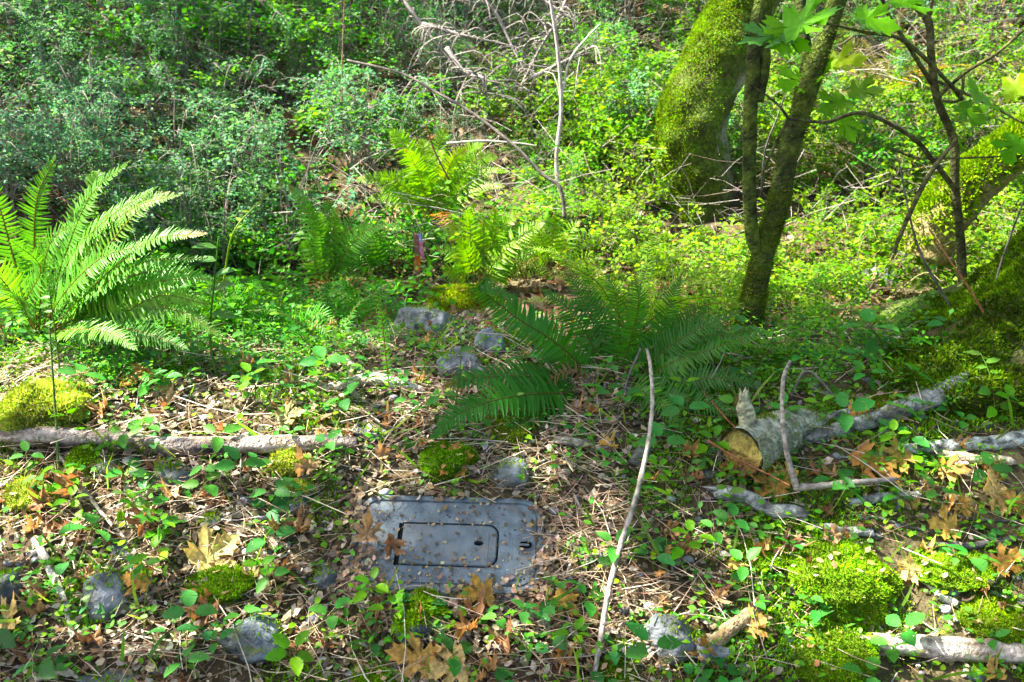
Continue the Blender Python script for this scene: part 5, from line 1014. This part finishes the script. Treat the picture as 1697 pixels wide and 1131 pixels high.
FLV = [(355, 932, 100, PY, 'broad pale yellow maple leaf behind the small moss cushion'), (235, 975, 62, OR, 'orange curled leaf on the edge of the round grey rock'), (20, 1040, 96, PY, 'large cream maple leaf cut by the left edge'), (345, 1035, 84, BNZ, 'brown three-lobed leaf beside the dark round rock'),
       (510, 790, 74, TN, 'pale tan leaf tilted beside the fluffy moss tuft'), (752, 780, 68, OR, 'orange leaf standing on edge behind the lid'), (690, 1105, 96, YO, 'large yellow leaf at the bottom below the lid'), (745, 1120, 86, PY, 'pale yellow leaf overlapping at the bottom edge'),
       (795, 1000, 74, OR, 'folded orange leaf touching the lower edge of the lid'), (935, 1015, 66, (.34, .2, .05), 'brown-gold maple leaf right of the lid'), (1640, 830, 92, PY, 'large clean yellow maple leaf near the right edge'), (1685, 850, 80, YO, 'yellow-orange maple leaf cut by the right edge'),
       (1272, 815, 92, OR, 'dark orange leaf wedged under the cut log'), (1300, 800, 56, YO, 'yellow leaf upright against the cut log'), (1440, 785, 110, OR, 'wide rusty leaf behind the bent branch'), (1590, 852, 46, YO, 'small single yellow leaf below the large maple leaf'),
       (1570, 790, 60, OR, 'orange leaf under the peeled stick'), (1560, 885, 66, YO, 'yellow leaf below the long dark twig'), (1330, 970, 60, BNZ, 'brown curled leaf on the left of the large moss cushion'), (1500, 955, 54, PY, 'pale leaf right of the large moss cushion'), (1660, 945, 66, OR, 'orange leaf above the rotten plank'),
       (1605, 635, 62, YO, 'gold leaf stuck to the mossy tree foot'), (420, 625, 70, TN, 'tan leaf hanging in the weeds behind the log'), (235, 640, 80, OR, 'orange leaf behind the log by the moss mound'), (480, 705, 66, (.30, .28, .10), 'olive dull leaf just behind the log'), (690, 480, 40, OR, 'small orange leaf by the stake'),
       (245, 885, 74, BNZ, 'dark brown curled leaf in the sunlit litter'), (612, 905, 84, TN, 'curled brown maple leaf draped over the left end of the lid'), (650, 930, 66, BNZ, 'brown torn leaf below the draped leaf'), (130, 822, 80, BNZ, 'large withered brown leaf under the pale twig at left'), (72, 852, 66, BNZ, 'withered leaf left of the large withered one'),
       (1245, 1050, 56, YO, 'narrow yellow-brown leaf on the rotten stick'), (1140, 925, 50, BNZ, 'russet leaf in the litter right of the long stick'), (1220, 800, 50, TN, 'pale leaf lying by the sawn end'), (1420, 700, 60, OR, 'orange leaf behind the splintered branch'), (1480, 770, 70, YO, 'yellow leaf between the grey branches'), (1190, 1010, 52, TN, 'tan leaf by the glossy dark stone'), (1525, 820, 58, TN, 'tan leaf by the small dark stone'), (1375, 905, 56, TN, 'tan leaf at the top of the large moss cushion'), (1095, 930, 50, OR, 'orange scrap of leaf beside the long pale stick')]
for k, (px, py, w, c, lb) in enumerate(FLV):
    p = gp(px, py); s = px2m(p, w)*(.5 if c in (BNZ, TN) else .7); n = gnormal(p[0], p[1]); a = random.uniform(0, 6.28); dry = c in (BNZ, TN)
    zd = unit(n+np.array([random.gauss(0, .3), -.35+random.gauss(0, .2), 0])); xd = np.array([math.cos(a), math.sin(a), 0]); xd = xd-zd*np.dot(xd, zd); pos = p+n*(.02 if lid_free(np.array([p[0]]), np.array([p[1]]))[0] else .045)-unit(xd)*s*.4
    mleaf('fallen_leaf', lb, 'leaf', pos+np.array([0, 0, .012 if not dry else .02]), s, xd, zd, c, M_DRY if dry else M_AUT, (MD if dry else MF)[k % 8])
for reg, n, (xa, xb), (ya, yb), cols, lb, gr in [(0, 80, (-1.5, -.2), (1.7, 2.5), [BNZ, TN, (.32, .18, .08), (.20, .10, .045)], 'small crumpled brown dead leaf', 'crumpled leaves'), (1, 60, (.2, 1.6), (1.7, 2.6), [OR, YO, BNZ, (.36, .22, .08)], 'small orange-brown fallen leaf', 'small fallen leaves'), (2, 40, (-1.6, .6), (2.5, 3.4), [OR, BNZ, TN], 'brown leaf half hidden in plants', 'half hidden leaves'), (3, 30, (.1, 2.2), (3.3, 5.2), [OR, BNZ, TN], 'fallen leaf in the sunlit hollow', 'hollow leaves'), (4, 20, (-.4, .3), (1.7, 1.98), [TN, OR, BNZ], 'small dry tan leaf', 'dry leaves')]:
    for q in range(n):
        x, y = random.uniform(xa, xb), random.uniform(ya, yb)
        if not lid_free(np.array([x]), np.array([y]), .03)[0]: continue
        nn = gnormal(x, y); a = random.uniform(0, 6.28); zd = unit(nn+RNG.normal(0, .35, 3)); c = np.array(cols[random.randrange(len(cols))])*random.uniform(.75, 1.2)
        wh = where((x, y, float(hgt(x, y))), LM_BACK if reg == 3 else LM_FRONT); mleaf('fallen_leaf', lb+' '+wh, 'leaf', (x, y, float(hgt(x, y))+.015), random.uniform(.025, .06), (math.cos(a), math.sin(a), random.gauss(0, .2)), zd, c, M_DRY, MD[q % 8], group=gr+' '+wh)

# ------------------------------------------------------------------ litter, straw, moss carpet, pebbles, grass
def field(n, xa, xb, ya, yb, wfn=None, lidclear=True):
    x = RNG.uniform(xa, xb, n); y = RNG.uniform(ya, yb, n); m = np.ones(n, bool)
    if lidclear: m &= lid_free(x, y, -.01)
    if wfn is not None: m &= RNG.random(n) < wfn(x, y)
    x, y = x[m], y[m]; return np.stack([x, y, hgt(x, y)], -1)
def nz2(x, y, f, s): return fbm(np.stack([x, y, x*0], -1)*f, 3, s)
leftw = lambda x, y: np.clip(.55+.6*nz2(x, y, 3, 5)-.55*np.clip((x-.25)/.5, 0, 1)-.4*np.clip((y-2.6)/.6, 0, 1), .12, 1)
p = field(90000, -2.2, 2.3, 1.4, 3.6, leftw); n = len(p); g = Geo()
FR = (np.array([[0, 0, 0], [.3, .3, .10], [.75, .22, -.04], [1, -.05, .12], [.6, -.3, .02], [.2, -.22, -.06]]), np.array([[0, 2, 1], [0, 3, 2], [0, 4, 3], [0, 5, 4]]))
inst(g, FR, rand_rot(n, 1.3), RNG.uniform(.007, .034, n)*RNG.uniform(.7, 1.3, n), p+np.stack([np.zeros(n), np.zeros(n), RNG.uniform(.0, .02, n)], -1), colj([[.24, .18, .11], [.16, .115, .07], [.40, .33, .23], [.09, .065, .04], [.30, .22, .13], [.50, .43, .32], [.14, .14, .06], [.30, .26, .20]], n, .3, .06))
tag(g.obj('leaf_litter', M_DRY), 'crumbled brown leaf litter covering the forest floor', 'litter', kind='stuff')
p = field(12000, -5, 5, 3.4, 9, None, False); n = len(p); g = Geo()
inst(g, FR, rand_rot(n, 1.2), RNG.uniform(.03, .09, n), p+[0, 0, .01], colj([[.22, .13, .07], [.15, .09, .045], [.34, .24, .14], [.10, .10, .03]], n, .25, .08))
tag(g.obj('slope_litter', M_DRY), 'brown leaf litter on the slope under the shrubs', 'litter', kind='stuff')
def straws(p, lmin, lmax, r, cols, up=.18, bend=.25):
    g = Geo(); n = len(p); L = RNG.uniform(lmin, lmax, n); a = RNG.uniform(0, 6.28, n); d = unit(np.stack([np.cos(a), np.sin(a)*.9, RNG.normal(.05, up, n)], -1)); m = unit(RNG.normal(0, 1, (n, 3)))
    c = colj(cols, n, .2, .05); ths = np.linspace(0, 2*math.pi, 3, endpoint=False); s1 = unit(np.cross(d, [0, 0, 1.0])); s2 = np.cross(s1, d); ring = []
    for t in (0, .33, .66, 1):
        q = p+d*(L*(t-.5))[:, None]+m*(bend*L*(.25-(t-.5)**2))[:, None]; gz = hgt(q[:, 0], q[:, 1], False); q[:, 2] = np.maximum(q[:, 2], gz+.004)
        rr = r*RNG.uniform(.6, 1.3, n)*(1-.3*t)
        for th_ in ths: ring.append(q+s1*(rr*math.cos(th_))[:, None]+s2*(rr*math.sin(th_))[:, None])
    V = np.stack(ring, 1); F = []
    for k in range(3):
        for j in range(3): j2 = (j+1) % 3; F += [[k*3+j, k*3+j2, k*3+3+j2], [k*3+j, k*3+3+j2, k*3+3+j]]
    F = np.array(F)[None]+(np.arange(n)*12)[:, None, None]; g.add(V.reshape(-1, 3), F.reshape(-1, 3), np.repeat(c, 12, 0)); return g
p = field(10500, -2.0, 2.0, 1.45, 3.2, leftw); p[:, 2] += RNG.uniform(.004, .04, len(p))
tag(straws(p, .04, .20, .0011, [[.50, .38, .25], [.38, .26, .15], [.60, .50, .36], [.24, .15, .09]]).obj('dry_straw', M_STRAW), 'tangle of dry straw stems and needles over the litter', 'straw', kind='stuff')
p = field(900, .02, .42, 1.75, 2.45, lambda x, y: np.exp(-((x-.18)/.16)**2-((y-2.1)/.25)**2)); p[:, 2] += RNG.uniform(.004, .04, len(p))
tag(straws(p, .03, .13, .0012, [[.50, .33, .22], [.38, .22, .13], [.60, .46, .34]], .3).obj('dry_needles', M_STRAW), 'heap of dry reddish needles between the lid and the pale stick', 'needles', kind='stuff')
p = field(420, -2.0, 2.0, 1.5, 3.2); p[:, 2] += RNG.uniform(.01, .05, len(p))
tag(straws(p, .12, .40, .0019, [[.40, .33, .25], [.22, .17, .12], [.50, .42, .32]], .16, .35).obj('fine_twigs', M_TWIG), 'scattered fine dead twigs over the bank', 'twigs', kind='stuff')
p = field(3000, -5, 5, 4.4, 9, None, False); p[:, 2] += RNG.uniform(.05, .5, len(p))
tag(straws(p, .15, .6, .0019, [[.28, .24, .20], [.15, .12, .09], [.36, .31, .27]], .5, .4).obj('thicket_twigs', M_TWIG), 'bare grey twigs tangled through the thicket', 'twigs', kind='stuff')
# moss carpet
mw = lambda x, y: np.clip(4*(nz2(x, y, 3.5, 77)-.10+.28*np.clip((x-.35)/.5, -.5, 1)), 0, 1)
p = field(210000, -2.0, 2.2, 1.5, 3.2, mw); n = len(p); g = Geo()
p[:, 2] += .010+.012*nz2(p[:, 0], p[:, 1], 14, 8); moss_blades(g, p, np.repeat([[0, -.3, .95]], n, 0), .015, colj([[.13, .30, .008], [.09, .23, .008], [.18, .34, .012]], n, .2), .9)
tag(g.obj('moss_carpet', M_MOSS), 'thin green moss carpet spreading over the bank', 'moss', kind='stuff')
# small green seedlings and grass blades
p = field(8500, -2.0, 2.2, 1.6, 3.4, lambda x, y: np.clip(.35+.6*nz2(x, y, 2.5, 91)+.25*np.clip((x-.3)/.4, 0, 1), .05, 1)); n = len(p); g = Geo(); p = np.repeat(p, 3, 0); n = len(p)
p[:, :2] += RNG.normal(0, .012, (n, 2)); p[:, 2] += RNG.uniform(.008, .06, n)
inst(g, t_ovate(.36), rand_rot(n, .9), RNG.uniform(.010, .028, n), p, colj([[.06, .22, .025], [.11, .26, .02], [.05, .18, .03]], n, .2))
tag(g.obj('seedlings', M_LEAF), 'small green seedlings sprinkled over the bank', 'seedlings', kind='stuff')
p = field(1500, -2.0, 2.2, 1.6, 3.4, lambda x, y: np.clip(.3+.8*nz2(x, y, 2.2, 95), 0, 1)); n = len(p); g = Geo()
d = unit(np.stack([RNG.normal(0, .6, n), RNG.normal(0, .6, n), RNG.uniform(.3, 1.2, n)], -1)); inst(g, (MB[0]*np.array([1, .22, 1])+np.array([0, 0, 0]), MB[1]), frames(d, unit(RNG.normal(0, 1, (n, 3)))), RNG.uniform(.05, .17, n), p, colj([[.12, .22, .03], [.2, .27, .06], [.09, .17, .02]], n, .2))
tag(g.obj('grass', M_LEAF), 'thin green grass blades in the litter', 'grass', kind='stuff')
# pebbles
p = field(420, -1.8, 2.0, 1.5, 2.9); g = Geo(); 
for q in p:
    r_ = RNG.uniform(.006, .02); V = ICO2[0]*(1+.25*fbm(ICO2[0]*1.3+q*9, 2, 3))[:, None]*np.array([1, .8, .6])*r_+q; g.add(V, ICO2[1], np.array([.15, .16, .17])*RNG.uniform(.6, 1.5))
tag(g.obj('pebbles', M_ROCK), 'small grey pebbles in the litter', 'pebbles', kind='stuff')
# litter drifted against and over the lid's edges
n = 900; a_ = RNG.uniform(0, 1, n); e_ = RNG.integers(0, 4, n); u = np.where(e_ < 2, (a_-.5)*LID_W, np.where(e_ == 2, -1, 1)*LID_W/2); v = np.where(e_ < 2, np.where(e_ == 0, -1, 1)*LID_H/2, (a_-.5)*LID_H)
u = u+RNG.normal(0, .016, n); v = v+RNG.normal(0, .014, n); kk_ = np.where(e_ == 1, .35, 1)*np.clip(.45+1.4*fbm(np.stack([u, v, u*0], -1)*14, 2, 14), 0, 1) > RNG.random(n)*.8; u, v = u[kk_], v[kk_]; n = len(u)
u = np.concatenate([u, RNG.normal(-.24, .03, 160)]); v = np.concatenate([v, RNG.normal(-.08, .05, 160)]); n = len(u)
P = LO+u[:, None]*rx+v[:, None]*ry+ln*RNG.uniform(.004, .012, n)[:, None]; g = Geo(); R = np.einsum('ij,njk->nik', lidR, rand_rot(n, .8)); inst(g, FR, R, RNG.uniform(.007, .03, n), P, colj([[.27, .18, .11], [.18, .12, .07], [.40, .31, .21], [.10, .07, .04], [.30, .2, .1]], n, .25))
tag(g.obj('drifted_litter', M_DRY), 'dead leaf crumbs drifted over the edges of the lid', 'litter', kind='stuff')
# crumbs of litter lying on the lid
n = 900; u = RNG.uniform(-.26, .26, n); v = RNG.uniform(-.135, .135, n); w_ = (np.abs(u) > .2)*.3+(v < -.07)*.5+.16+.25*(fbm(np.stack([u, v, u*0], -1)*18, 2, 4) > .1); m = RNG.random(n) < w_; u, v = u[m], v[m]; n = len(u)
P = LO+u[:, None]*rx+v[:, None]*ry+ln*.006; g = Geo(); R = np.einsum('ij,njk->nik', lidR, rand_rot(n, .5)); inst(g, FR, R, RNG.uniform(.003, .015, n), P, colj([[.28, .18, .08], [.16, .10, .05], [.40, .32, .16], [.12, .09, .04]], n, .2))
tag(g.obj('lid_crumbs', M_DRY), 'crumbs of dead leaf and needle scattered on the lid', 'crumbs', kind='stuff')
